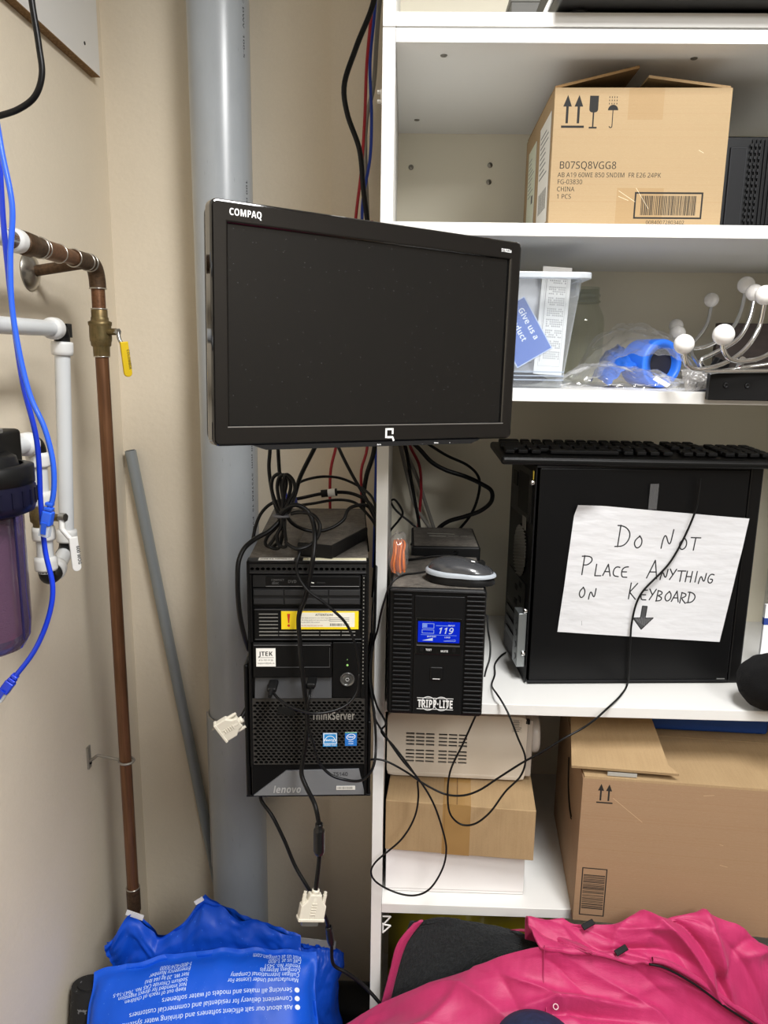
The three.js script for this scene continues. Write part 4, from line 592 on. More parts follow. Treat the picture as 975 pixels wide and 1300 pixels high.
  part(t, 'flap', metric(move(box(0.115, 0.0035, D - 0.01), -0.0575, 0, 0)), cardTan, [W - 0.001, H + 0.002, -D / 2], [0, 0, rad(-7)]);
  print(t, 'shipping_label', 0.1, 0.15, [-0.0006, H * 0.47, -0.068], [0, -Math.PI / 2, 0], (c, w, h) => { c.fillStyle = '#edeae3'; c.fillRect(0, 0, w, h); c.fillStyle = '#666'; for (let i = 0; i < 9; i++) c.fillRect(w * 0.1, h * (0.1 + i * 0.05), w * (0.4 + 0.4 * rnd()), h * 0.014); c.fillStyle = '#222'; for (let i = 0; i < 30; i++) c.fillRect(w * (0.14 + 0.024 * i), h * 0.66, w * (0.006 + 0.01 * rnd()), h * 0.2); }, { res: 3000 });
  print(t, 'shipping_label', 0.085, 0.13, [-0.0006, H * 0.5, -0.2], [0, -Math.PI / 2, 0], (c, w, h) => { c.fillStyle = '#d9ddc8'; c.fillRect(0, 0, w, h); c.fillStyle = '#777'; for (let i = 0; i < 10; i++) c.fillRect(w * 0.1, h * (0.12 + i * 0.05), w * (0.3 + 0.5 * rnd()), h * 0.012); c.fillStyle = '#333'; c.fillRect(w * 0.6, h * 0.6, w * 0.2, h * 0.1); }, { res: 3000 });
}
{
  const t = thing('backup_unit', 'black ribbed power unit standing right of the shipping box', 'power supply', [0.4615, SHELF_A + 0.0003, -1.205]);
  part(t, 'case', rbox(0.15, 0.137, 0.3, 0.004), mat(0x0b0c0e, 0.45), [0.075, 0.0685, -0.152]);
  const pn = part(t, 'front_panel', rbox(0.024, 0.112, 0.003, 0.001), mat(0x0e0f12, 0.5), [0.0185, 0.0655, -0.0005]); part(pn, 'panel_groove', join([move(box(0.0225, 0.001, 0.0006), 0, 0.0545, 0.0016), move(box(0.0225, 0.001, 0.0006), 0, -0.0545, 0.0016), move(box(0.001, 0.109, 0.0006), 0.011, 0, 0.0016), move(box(0.001, 0.109, 0.0006), -0.011, 0, 0.0016)]), mat(0x1f2024, 0.4));
  for (let r = 0; r < 8; r++) part(t, 'groove', rbox(0.0028, 0.128, 0.004, 0.001), mat(0x0b0b0d, 0.5), [0.0385 + r * 0.006, 0.068, -0.0005]);
  const tooth = box(0.0022, 0.004, 0.0022); for (let r = 0; r < 3; r++) for (let k = 0; k < 14; k++) part(t, 'tooth', tooth, mat(0x141518, 0.45), [0.0355 + r * 0.006, 0.012 + k * 0.0086, 0.0018]);
}

// ---------------------------------------------------------------- middle shelf: bin, jar, bags, hook racks
{
  const t = thing('plastic_bin', 'clear plastic bin of leaflets on the middle shelf', 'bin', [0.1235, SHELF_B + 0.0005, -1.232]);
  const clear = mat(0xeef2f6, 0.22, 0, { transmission: 0.86, thickness: 0, side: THREE.DoubleSide, specularIntensity: 1 });
  const w0 = 0.225, d0 = 0.13, w1 = 0.260, d1 = 0.165, h = 0.16, P = (x, y, z) => [x, y, z];
  const b = [P(-w0 / 2, 0.001, d0 / 2), P(w0 / 2, 0.001, d0 / 2), P(w0 / 2, 0.001, -d0 / 2), P(-w0 / 2, 0.001, -d0 / 2)], u = [P(-w1 / 2, h, d1 / 2), P(w1 / 2, h, d1 / 2), P(w1 / 2, h, -d1 / 2), P(-w1 / 2, h, -d1 / 2)];
  const quadGeo = (list) => { const g = new THREE.BufferGeometry(), p = [], uv = []; for (const [a, q, c, d] of list) { p.push(...a, ...q, ...c, ...a, ...c, ...d); uv.push(0, 0, 1, 0, 1, 1, 0, 0, 1, 1, 0, 1); } g.setAttribute('position', new THREE.Float32BufferAttribute(p, 3)); g.setAttribute('uv', new THREE.Float32BufferAttribute(uv, 2)); g.computeVertexNormals(); return g; };
  for (let i = 0; i < 4; i++) { const j = (i + 1) % 4; part(t, 'wall', quadGeo([[b[i], b[j], u[j], u[i]]]), clear); }
  part(t, 'bottom', quadGeo([[b[0], b[1], b[2], b[3]]]), clear);
  const rimM = mat(0xe8edf2, 0.25, 0, { transmission: 0.5, thickness: 0, roughness: 0.4 });
  const rim = roundRect(w1 + 0.022, d1 + 0.022, 0.012), rh = roundRect(w1 - 0.002, d1 - 0.002, 0.006, THREE.Path); rim.holes.push(rh);
  part(t, 'rim', move(new THREE.ExtrudeGeometry(rim, { depth: 0.006, bevelEnabled: true, bevelSize: 0.0015, bevelThickness: 0.0015, bevelSegments: 2 }), 0, h - 0.002, 0, -Math.PI / 2), rimM);
  for (const s of [-1, 1]) part(t, 'handle', rbox(0.005, 0.02, 0.05, 0.002), rimM, [s * (w1 / 2 + 0.006), h - 0.012, 0]);
  for (const y of [0.012, 0.018, 0.024]) part(t, 'ridge', box(w0 + 0.004, 0.0016, 0.0016), mat(0xb9c4d4, 0.3, 0, { transmission: 0.4, thickness: 0 }), [0, y, d0 / 2 + 0.0035]);
  // contents: things of their own
  const at = [0.105, SHELF_B + 0.002, -1.232];
  const a = thing('leaflet', 'tall white printed leaflet standing in the plastic bin', 'leaflet', [at[0] + 0.113, at[1] + 0.018, at[2] + 0.05]);
  const L1 = print(a, 'page', 0.043, 0.158, [0.002, 0.079, 0], [rad(-4), 0, rad(-3)], (c, w, hh) => { c.fillStyle = '#eceae6'; c.fillRect(0, 0, w, hh); c.strokeStyle = '#999'; c.lineWidth = 2; c.strokeRect(w * 0.12, hh * 0.06, w * 0.76, hh * 0.86); c.fillStyle = '#8b8b8b'; for (let i = 0; i < 40; i++) if (i % 5 < 4) for (let k = 0; k < 9; k++) if (rnd() < 0.8) c.fillRect(w * (0.28 + 0.065 * k), hh * (0.08 + i * 0.02), w * 0.035, hh * 0.012); c.fillRect(w * 0.16, hh * 0.08, w * 0.02, hh * 0.8); }, { res: 6000 });
  const f = thing('blue_card', 'blue card reading give us product review inside the bin', 'card', [at[0] + 0.068, at[1] + 0.03, at[2] + 0.053]);
  print(f, 'card_face', 0.06, 0.088, [0, 0.05, 0], [rad(-3), 0, rad(31)], (c, w, hh) => { c.fillStyle = '#3d6bc4'; c.fillRect(0, 0, w, hh); c.save(); c.translate(w / 2, hh / 2); c.rotate(Math.PI / 2); c.fillStyle = '#eef2fb'; c.font = 'bold ' + w * 0.2 + 'px sans-serif'; c.fillText('Give us a', -hh * 0.36, -w * 0.2); c.fillText('product', -hh * 0.36, w * 0.08); c.fillText('review', -hh * 0.36, w * 0.36); c.restore(); c.strokeStyle = '#c7d4f0'; c.lineWidth = w * 0.05; c.strokeRect(0, 0, w, hh); }, { res: 6000 });
  const w2 = thing('leaflet', 'grey folded leaflet behind the blue card in the bin', 'leaflet', [at[0] + 0.06, at[1] + 0.02, at[2] + 0.035]);
  print(w2, 'page', 0.075, 0.14, [0, 0.07, 0], [rad(-4), 0, 0], (c, w, hh) => { c.fillStyle = '#d9dade'; c.fillRect(0, 0, w, hh); c.fillStyle = '#9a9ba0'; for (let i = 0; i < 14; i++) c.fillRect(w * 0.1, hh * (0.3 + 0.045 * i), w * (0.5 + 0.3 * rnd()), hh * 0.008); }, { res: 4000 });
  const w3 = thing('leaflet', 'plain white sheet leaning at back of the plastic bin', 'leaflet', [at[0] - 0.02, at[1] + 0.02, at[2] + 0.0]);
  part(w3, 'page', box(0.19, 0.16, 0.001), mat(0xe6e8ec, 0.6), [0, 0.076, 0], [rad(-5), 0, rad(3)]);
  const cd = thing('clear_ring', 'round clear plastic lid standing inside the bin', 'lid', [at[0] + 0.035, at[1] + 0.022, at[2] + 0.05]);
  part(cd, 'rim', new THREE.TorusGeometry(0.034, 0.003, 10, 44), mat(0xd9d7d0, 0.3), [0, 0.036, 0]); part(cd, 'disc', new THREE.CircleGeometry(0.033, 40), mat(0xe6eaee, 0.25, 0, { transmission: 0.6, thickness: 0 }), [0, 0.036, 0]);
  const rd = thing('red_clip', 'small red plastic clip at bottom of the bin', 'clip', [at[0] + 0.112, at[1] + 0.021, at[2] + 0.045]);
  part(rd, 'jaw', rbox(0.014, 0.009, 0.01, 0.002), mat(0xd8392e, 0.45), [0, 0.005, 0], [0, 0, 0.1]); part(rd, 'jaw', rbox(0.01, 0.006, 0.01, 0.002), mat(0xc23026, 0.45), [-0.006, 0.004, 0.002], [0, 0, -0.3]);
  const bk = thing('dark_pouch', 'dark flat pouch lying at bottom of the bin', 'pouch', [at[0] + 0.055, at[1] + 0.0, at[2] + 0.0]);
  part(bk, 'pouch', pillow(0.12, 0.09, 0.02, 16, 12), mat(0x2c2b33, 0.5), [0, 0.011, 0], [-Math.PI / 2, 0, 0]);
}
{
  const glass = mat(0xf2f5f0, 0.04, 0, { transmission: 1, thickness: 0, side: THREE.DoubleSide });
  const t = thing('glass_jar', 'empty clear glass jar behind the plastic bin', 'jar', [0.314, SHELF_B + 0.0005, -1.42]);
  part(t, 'body', lathe([[0, 0.001], [0.036, 0.001], [0.041, 0.006], [0.0425, 0.02], [0.0425, 0.105], [0.041, 0.118], [0.0345, 0.132], [0.031, 0.138], [0.031, 0.142]], 44), glass);
  part(t, 'neck', lathe([[0.031, 0.142], [0.034, 0.144], [0.031, 0.147], [0.031, 0.152], [0.0325, 0.154], [0.0325, 0.156], [0.0305, 0.158], [0.0305, 0.168], [0.031, 0.1685]], 44), mat(0xd8ddd6, 0.08, 0, { transmission: 0.9, thickness: 0, side: THREE.DoubleSide }));
}
{
  const film = mat(0xffffff, 0.06, 0, { transmission: 0.97, thickness: 0, side: THREE.DoubleSide, specularIntensity: 0.8 });
  const crumple = (a, s, o) => (u, v) => a * (Math.abs(fbm(u * s, v * s * 0.8, o)) - 0.2) + a * 0.35 * ns(u * s * 4, v * s * 4, o + 5);
  const front = thing('plastic_bag', 'crumpled clear plastic bag lying flat along the shelf edge', 'bag');
  part(front, 'film', sheet([[[0.24, 1.36, -1.24], [0.28, 1.385, -1.24], [0.33, 1.39, -1.24], [0.38, 1.375, -1.24], [0.42, 1.362, -1.22]], [[0.232, 1.368, -1.19], [0.285, 1.392, -1.18], [0.335, 1.386, -1.18], [0.385, 1.38, -1.18], [0.425, 1.365, -1.17]], [[0.23, 1.359, -1.13], [0.27, 1.362, -1.128], [0.32, 1.36, -1.127], [0.37, 1.361, -1.128], [0.40, 1.359, -1.135]]], 60, 40, crumple(0.012, 3.4, 2), 0.0003), film);
  const back = thing('plastic_bag', 'crumpled clear plastic bag wrapped around the blue roll', 'bag');
  part(back, 'film', sheet([[[0.30, 1.36, -1.40], [0.34, 1.44, -1.39], [0.39, 1.452, -1.38], [0.45, 1.43, -1.38], [0.48, 1.37, -1.38]], [[0.29, 1.375, -1.31], [0.34, 1.438, -1.31], [0.39, 1.45, -1.30], [0.44, 1.43, -1.30], [0.47, 1.37, -1.31]], [[0.285, 1.362, -1.21], [0.33, 1.40, -1.205], [0.39, 1.41, -1.2], [0.435, 1.395, -1.205], [0.455, 1.36, -1.215]]], 70, 50, crumple(0.016, 3.2, 8), 0.0003), film);
  const tag2 = thing('paper_tag', 'narrow white paper tag on the clear bag by blue roll', 'tag', [0.377, 1.369, -1.142]);
  part(tag2, 'strip', box(0.009, 0.024, 0.0006), white, [0, 0, 0], [rad(-45), 0, rad(48)]);
  const small = thing('plastic_bag', 'small grey zip bag of hardware in front of hook rack', 'bag', [0.427, SHELF_B + 0.001, -1.14]);
  part(small, 'film', pillow(0.04, 0.034, 0.014, 20, 16, (u, v, s, k) => [0, 0, 0.004 * fbm(u * 3, v * 3, s)]), mat(0xd6d4d2, 0.15, 0, { transmission: 0.75, thickness: 0, side: THREE.DoubleSide }), [0, 0.017, 0], [rad(-25), 0, 0.15]);
  part(small, 'screw', cyl(0.003, 0.02, 10), mat(0x4a4547, 0.4, 0.6), [0, 0.011, 0], [0.3, 0, 1.2]);
  const roll = thing('blue_roll', 'bright blue plastic roll lying on its side in the clear bag', 'roll', [0.396, SHELF_B + 0.039, -1.262], rad(22));
  const bl = mat(0x2a6fe0, 0.4);
  part(roll, 'outer_ring', lathe([[0.025, -0.03], [0.036, -0.03], [0.0382, -0.026], [0.0382, 0.026], [0.036, 0.03], [0.025, 0.03], [0.025, -0.03]], 44), bl, [0, 0, 0], [Math.PI / 2, 0, 0]);
  part(roll, 'core', cyl(0.0246, 0.04, 30), mat(0x23232c, 0.5), [0, 0, 0], [Math.PI / 2, 0, 0]);
  const sleeve = thing('blue_sleeve', 'blue plastic sheet bunched beside the blue roll', 'sheet');
  part(sleeve, 'film', sheet([[[0.325, 1.362, -1.36], [0.345, 1.405, -1.36], [0.365, 1.425, -1.36]], [[0.315, 1.372, -1.29], [0.338, 1.408, -1.29], [0.362, 1.42, -1.3]], [[0.32, 1.36, -1.22], [0.345, 1.385, -1.22], [0.375, 1.395, -1.235]]], 24, 24, crumple(0.008, 3, 4), 0.0006), mat(0x2d70dc, 0.3, 0, { transmission: 0.2, thickness: 0, side: THREE.DoubleSide }));
}
{
  const ballM = mat(0xf1efec, 0.28, 0, { clearcoat: 0.5 });
  const hook = (parent, pts, ends, r = 0.0032) => { const w = part(parent, 'hook', tube(pts, r, 60, 10), chrome, [0, 0, 0], [0, 0, 0], 'bent chrome hook'); for (const [p, br] of ends) part(w, 'knob', new THREE.SphereGeometry(br, 30, 20), ballM, p, [0, 0, 0], 'white ball knob'); };
  const a = thing('hook_rack', 'black coat hook rack hanging over the shelf edge', 'hook rack');
  part(a, 'plate', rbox(0.4, 0.040, 0.013, 0.0015), mat(0x101011, 0.4), [0.633, 1.3655, -1.1125]); for (const x of [0.456, 0.486]) part(a, 'socket_screw', lathe([[0.0012, 0.0005], [0.002, 0.0015], [0.0036, 0.0015], [0.004, 0], [0, 0]], 16), mat(0x2e2e2f, 0.4, 0.6), [x, 1.3665, -1.1059], [Math.PI / 2, 0, 0]);
  hook(a, [[0.379, 1.421, -1.07], [0.381, 1.407, -1.07], [0.386, 1.395, -1.07], [0.398, 1.389, -1.075], [0.421, 1.391, -1.08], [0.451, 1.401, -1.09], [0.477, 1.42, -1.1], [0.495, 1.447, -1.11], [0.499, 1.48, -1.11]], [[[0.379, 1.422, -1.07], 0.0136], [[0.499, 1.491, -1.11], 0.0136]]);
  hook(a, [[0.427, 1.432, -1.06], [0.427, 1.421, -1.06], [0.435, 1.406, -1.06], [0.447, 1.401, -1.065], [0.472, 1.402, -1.07], [0.498, 1.41, -1.08], [0.518, 1.432, -1.085], [0.53, 1.464, -1.09], [0.529, 1.484, -1.09]], [[[0.427, 1.435, -1.06], 0.0142], [[0.529, 1.49, -1.09], 0.0142]]);
  part(a, 'hook_base', join([between([0.47, 1.384, -1.112], [0.47, 1.404, -1.092], 0.0045, 12), between([0.52, 1.384, -1.112], [0.515, 1.404, -1.09], 0.0045, 12), between([0.415, 1.386, -1.085], [0.52, 1.388, -1.10], 0.003, 10), between([0.43, 1.384, -1.10], [0.54, 1.402, -1.10], 0.003, 10)]), chrome);
  const b = thing('hook_rack', 'dark brown wooden coat hook rack lying behind the black one', 'hook rack');
  const wood = mat(0xffffff, 0.5, 0, { map: tintTexture(256, (x, y) => { const n = 9 * ns(x * 3, y * 50) + 4 * (rnd() - 0.5); return [46 + n, 31 + n * 0.8, 25 + n * 0.7]; }, 4) });
  part(b, 'plate', metric(rbox(0.3, 0.016, 0.05, 0.001)), wood, [0.592, SHELF_B + 0.009, -1.165], [0, rad(3), 0]);
  part(b, 'plate', metric(rbox(0.2, 0.11, 0.012, 0.001)), wood, [0.652, SHELF_B + 0.0555, -1.405]);
  hook(b, [[0.524, 1.492, -1.2], [0.515, 1.461, -1.19], [0.499, 1.435, -1.18], [0.48, 1.422, -1.175], [0.455, 1.409, -1.17], [0.44, 1.400, -1.166], [0.46, 1.377, -1.166]], [[[0.523, 1.502, -1.2], 0.0124]]);
  hook(b, [[0.552, 1.512, -1.3], [0.543, 1.477, -1.29], [0.53, 1.455, -1.28], [0.506, 1.434, -1.27], [0.479, 1.422, -1.26], [0.458, 1.417, -1.255], [0.462, 1.376, -1.19]], [[[0.552, 1.522, -1.3], 0.0136]]);
  hook(b, [[0.53, 1.494, -1.38], [0.521, 1.461, -1.37], [0.499, 1.433, -1.36], [0.482, 1.419, -1.35], [0.47, 1.376, -1.2]], [[[0.529, 1.504, -1.38], 0.0122]]);
  hook(b, [[0.469, 1.44, -1.36], [0.474, 1.42, -1.36], [0.49, 1.40, -1.34], [0.52, 1.376, -1.18]], [[[0.469, 1.446, -1.36], 0.0135]]);
  hook(b, [[0.487, 1.452, -1.42], [0.495, 1.43, -1.42], [0.51, 1.40, -1.40], [0.54, 1.376, -1.19]], [[[0.486, 1.461, -1.42], 0.0125]]);
  const k = thing('bracket', 'black plastic bracket lying among the chrome hooks', 'bracket', [0.47, SHELF_B + 0.022, -1.145]);
  part(k, 'clip_body', rbox(0.022, 0.026, 0.012, 0.002), black, [-0.012, 0.012, 0], [0.2, 0.2, -0.5]); part(k, 'clip_body', rbox(0.018, 0.02, 0.012, 0.002), satin, [0.02, 0.005, -0.01], [0, 0.4, 0.5]); part(k, 'strap', box(0.07, 0.003, 0.016), black, [0.0, -0.003, -0.01], [0.2, 0.1, 0.12]);
}

// ---------------------------------------------------------------- lower shelf: projector on boxes, big carton
{
  const w = thing('white_box', 'white cardboard box at the bottom under the brown box', 'box', [-0.0158, SHELF_D + 0.0005, -1.152]);
  part(w, 'body', rbox(0.2365, 0.086, 0.3, 0.0015), mat(0xf0edec, 0.55), [0.1183, 0.0433, -0.15]);
  part(w, 'lid_seam', box(0.2367, 0.0006, 0.0008), mat(0xbdb7b6, 0.7), [0.1183, 0.006, 0.0001]);
  const t = thing('brown_box', 'brown cardboard box with packing tape under the projector', 'box', [-0.0175, SHELF_D + 0.0877, -1.142], rad(-4.4));
  part(t, 'body', metric(rbox(0.247, 0.0915, 0.32, 0.0015)), cardTan, [0.1235, 0.046, -0.16]);
  const tape = mat(0xa07d4b, 0.25, 0, { clearcoat: 0.5 });
  part(t, 'packing_tape', box(0.046, 0.0926, 0.0006), tape, [0.118, 0.0465, 0.0002]); part(t, 'packing_tape', box(0.046, 0.0006, 0.32), tape, [0.118, 0.0921, -0.16]);
  part(t, 'flap_seam', box(0.0014, 0.0006, 0.318), mat(0x6d4f2c, 0.9), [0.118, 0.0926, -0.16]); part(t, 'flap_seam', box(0.0012, 0.0927, 0.0006), mat(0x8a6638, 0.9), [0.0985, 0.0465, 0.0004]);
}
{
  const H = 0.118, W = 0.252, t = thing('projector', 'beige projector lying on the brown cardboard box', 'projector', [-0.018, SHELF_D + 0.1808, -1.212], rad(-1.6));
  const body = mat(0xd2c8ba, 0.5), CW = W - 0.012;
  const outline = () => roundRect(CW, H, 0.014), slot = (x, y) => { const o = new THREE.Path(), w = 0.0145 / 2, h = 0.0036 / 2; o.moveTo(x - w, y - h); o.lineTo(x - w, y + h); o.lineTo(x + w, y + h); o.lineTo(x + w, y - h); o.lineTo(x - w, y - h); return o; };
  const face = outline(), shell = outline(); shell.holes.push(roundRect(CW - 0.006, H - 0.006, 0.011, THREE.Path));
  for (let by = 0; by < 2; by++) for (let bx = 0; bx < 2; bx++) for (let r = 0; r < 4; r++) for (let k = 0; k < 3; k++) face.holes.push(slot(0.04 + bx * 0.0565 + k * 0.0172 - CW / 2, 0.084 - by * 0.0315 - r * 0.0067 - H / 2 - 0.004));
  part(t, 'vent_panel', new THREE.ExtrudeGeometry(face, { depth: 0.0026, bevelEnabled: false }), body, [CW / 2, H / 2 + 0.004, -0.0026], [0, 0, 0], 'side panel with open vent slots');
  part(t, 'shell', new THREE.ExtrudeGeometry(shell, { depth: 0.07, bevelEnabled: false }), body, [CW / 2, H / 2 + 0.004, -0.0726]);
  part(t, 'case', rbox(CW, H, 0.13, 0.014, 4), body, [CW / 2, H / 2 + 0.004, -0.137]);
  part(t, 'lamp_housing', rbox(0.12, 0.07, 0.03, 0.004), mat(0x4a4a4c, 0.6, 0.3), [0.1, 0.05, -0.05]);
  part(t, 'lower_band', rbox(CW - 0.002, 0.01, 0.198, 0.004), body, [CW / 2, 0.0085, -0.0985]);
  part(t, 'front_plate', rbox(0.012, 0.106, 0.19, 0.003), mat(0xb8aea3, 0.45), [W - 0.007, H / 2 + 0.002, -0.1]);
  part(t, 'lens_ring', move(lathe([[0.026, 0], [0.032, 0], [0.034, 0.004], [0.034, 0.012], [0.031, 0.016], [0.026, 0.016], [0.026, 0]], 40), 0, 0, 0, 0, 0, -Math.PI / 2), mat(0xd8cfc4, 0.35), [W, 0.064, -0.06]);
  part(t, 'lens', move(new THREE.SphereGeometry(0.03, 30, 12, 0, Math.PI * 2, 0, 1.0), 0, 0, 0, 0, 0, -Math.PI / 2), mat(0x1a1418, 0.05, 0, { clearcoat: 1 }), [W - 0.014, 0.064, -0.06]);
  print(t, 'warning_label', 0.017, 0.024, [W - 0.03, 0.106, 0.0004], [0, 0, 0], (c, w, h) => { c.fillStyle = '#c6bcae'; c.fillRect(0, 0, w, h); c.fillStyle = '#4a443c'; for (let i = 0; i < 7; i++) c.fillRect(w * 0.1, h * (0.08 + 0.13 * i), w * (0.5 + 0.35 * rnd()), h * 0.05); }, { res: 8000 });
  part(t, 'focus_lever', rbox(0.008, 0.008, 0.008, 0.001), black, [W - 0.012, 0.113, -0.004]);
  for (const [x, z] of [[0.03, -0.02], [0.21, -0.02], [0.03, -0.18], [0.21, -0.18]]) part(t, 'foot', cyl(0.008, 0.005, 14), black, [x, 0.0025, z]);
}
{
  const W = 0.40, H = 0.256, D = 0.30, th = 0.0045, t = thing('large_carton', 'large brown carton with loose flaps on the lower shelf', 'box', [0.2939, SHELF_D + 0.0004, -1.0973], rad(-5));
  const tex = canvas(1600, 1024, (c, w, h) => { cardSpeck(c, w, h, 'rgb(158,128,98)', 20000); c.fillStyle = c.strokeStyle = '#1d1a17'; arrowsUp(c, w * 0.072, h * 0.145, h * 0.115); c.lineWidth = 7; c.strokeRect(w * 0.025, h * 0.62, w * 0.095, h * 0.335); let y = h * 0.665; while (y < h * 0.91) { const b = 1.5 + 5 * rnd(); c.fillRect(w * 0.03, y, w * 0.085, b); y += b + 2 + 6 * rnd(); } c.strokeStyle = 'rgba(225,195,150,0.7)'; c.lineWidth = 2.5; for (const a of [[0.12, 0.12, 0.24, 0.27], [0.46, 0.06, 0.5, 0.05], [0.55, 0.52, 0.58, 0.53], [0.54, 0.38, 0.555, 0.385]]) { c.beginPath(); c.moveTo(w * a[0], h * a[1]); c.lineTo(w * a[2], h * a[3]); c.stroke(); } });
  const face = mat(0xffffff, 0.85, 0, { map: tex });
  part(t, 'front_wall', box(W, H, th), [cardBrown, cardBrown, cardBrown, cardBrown, face, cardInside], [W / 2, H / 2, -th / 2]);
  const lw = part(t, 'side_wall', metric(box(th, H, D - 2 * th)), cardBrown, [th / 2, H / 2, -D / 2]); part(t, 'side_wall', metric(box(th, H, D - 2 * th)), cardBrown, [W - th / 2, H / 2, -D / 2]);
  part(lw, 'printed_smile', move(tube([[0, 0.05, -0.09], [0, 0.005, -0.075], [0, -0.02, -0.045], [0, -0.025, -0.02]], 0.0035, 24, 6), -0.0012, 0.03, 0.09), mat(0x15130f, 0.7));
  part(t, 'back_wall', metric(box(W, H, th)), cardBrown, [W / 2, H / 2, -D + th / 2]); part(t, 'bottom', metric(box(W - 2 * th, th, D - 2 * th)), cardInside, [W / 2, th / 2, -D / 2]);
  part(t, 'flap', metric(box(W - 0.004, 0.004, D * 0.5)), cardTan, [W / 2, H + 0.002, -D * 0.25]);
  part(t, 'flap', metric(box(W - 0.004, 0.004, D * 0.49)), cardTan, [W / 2, H + 0.002, -D * 0.75]);
  // raised loose flap on the left
  const q = new THREE.Shape(); q.moveTo(-0.018, 0.006); q.lineTo(0.145, 0.001); q.lineTo(0.133, 0.02); q.lineTo(0.13, 0.19); q.lineTo(0, 0.19); q.lineTo(-0.018, 0.006);
  const lf = part(t, 'loose_flap', metric(move(new THREE.ExtrudeGeometry(q, { depth: 0.0045, bevelEnabled: false }), 0, 0, 0, -Math.PI / 2)), cardTan, [0.0, H + 0.011, -0.002], [rad(11), 0, rad(1)]);
  part(t, 'inner_label', box(0.045, 0.006, 0.001), mat(0xa9a69f, 0.6), [0.06, H + 0.0085, -0.004]);
  const bl = thing('blue_folder', 'dark blue folder lying on top of the large carton', 'folder', [0.50, SHELF_D + H + 0.0052, -1.262], rad(-3));
  part(bl, 'cover', rbox(0.26, 0.05, 0.1, 0.006), mat(0x17489c, 0.5), [0.02, 0.0255, -0.04]);
}

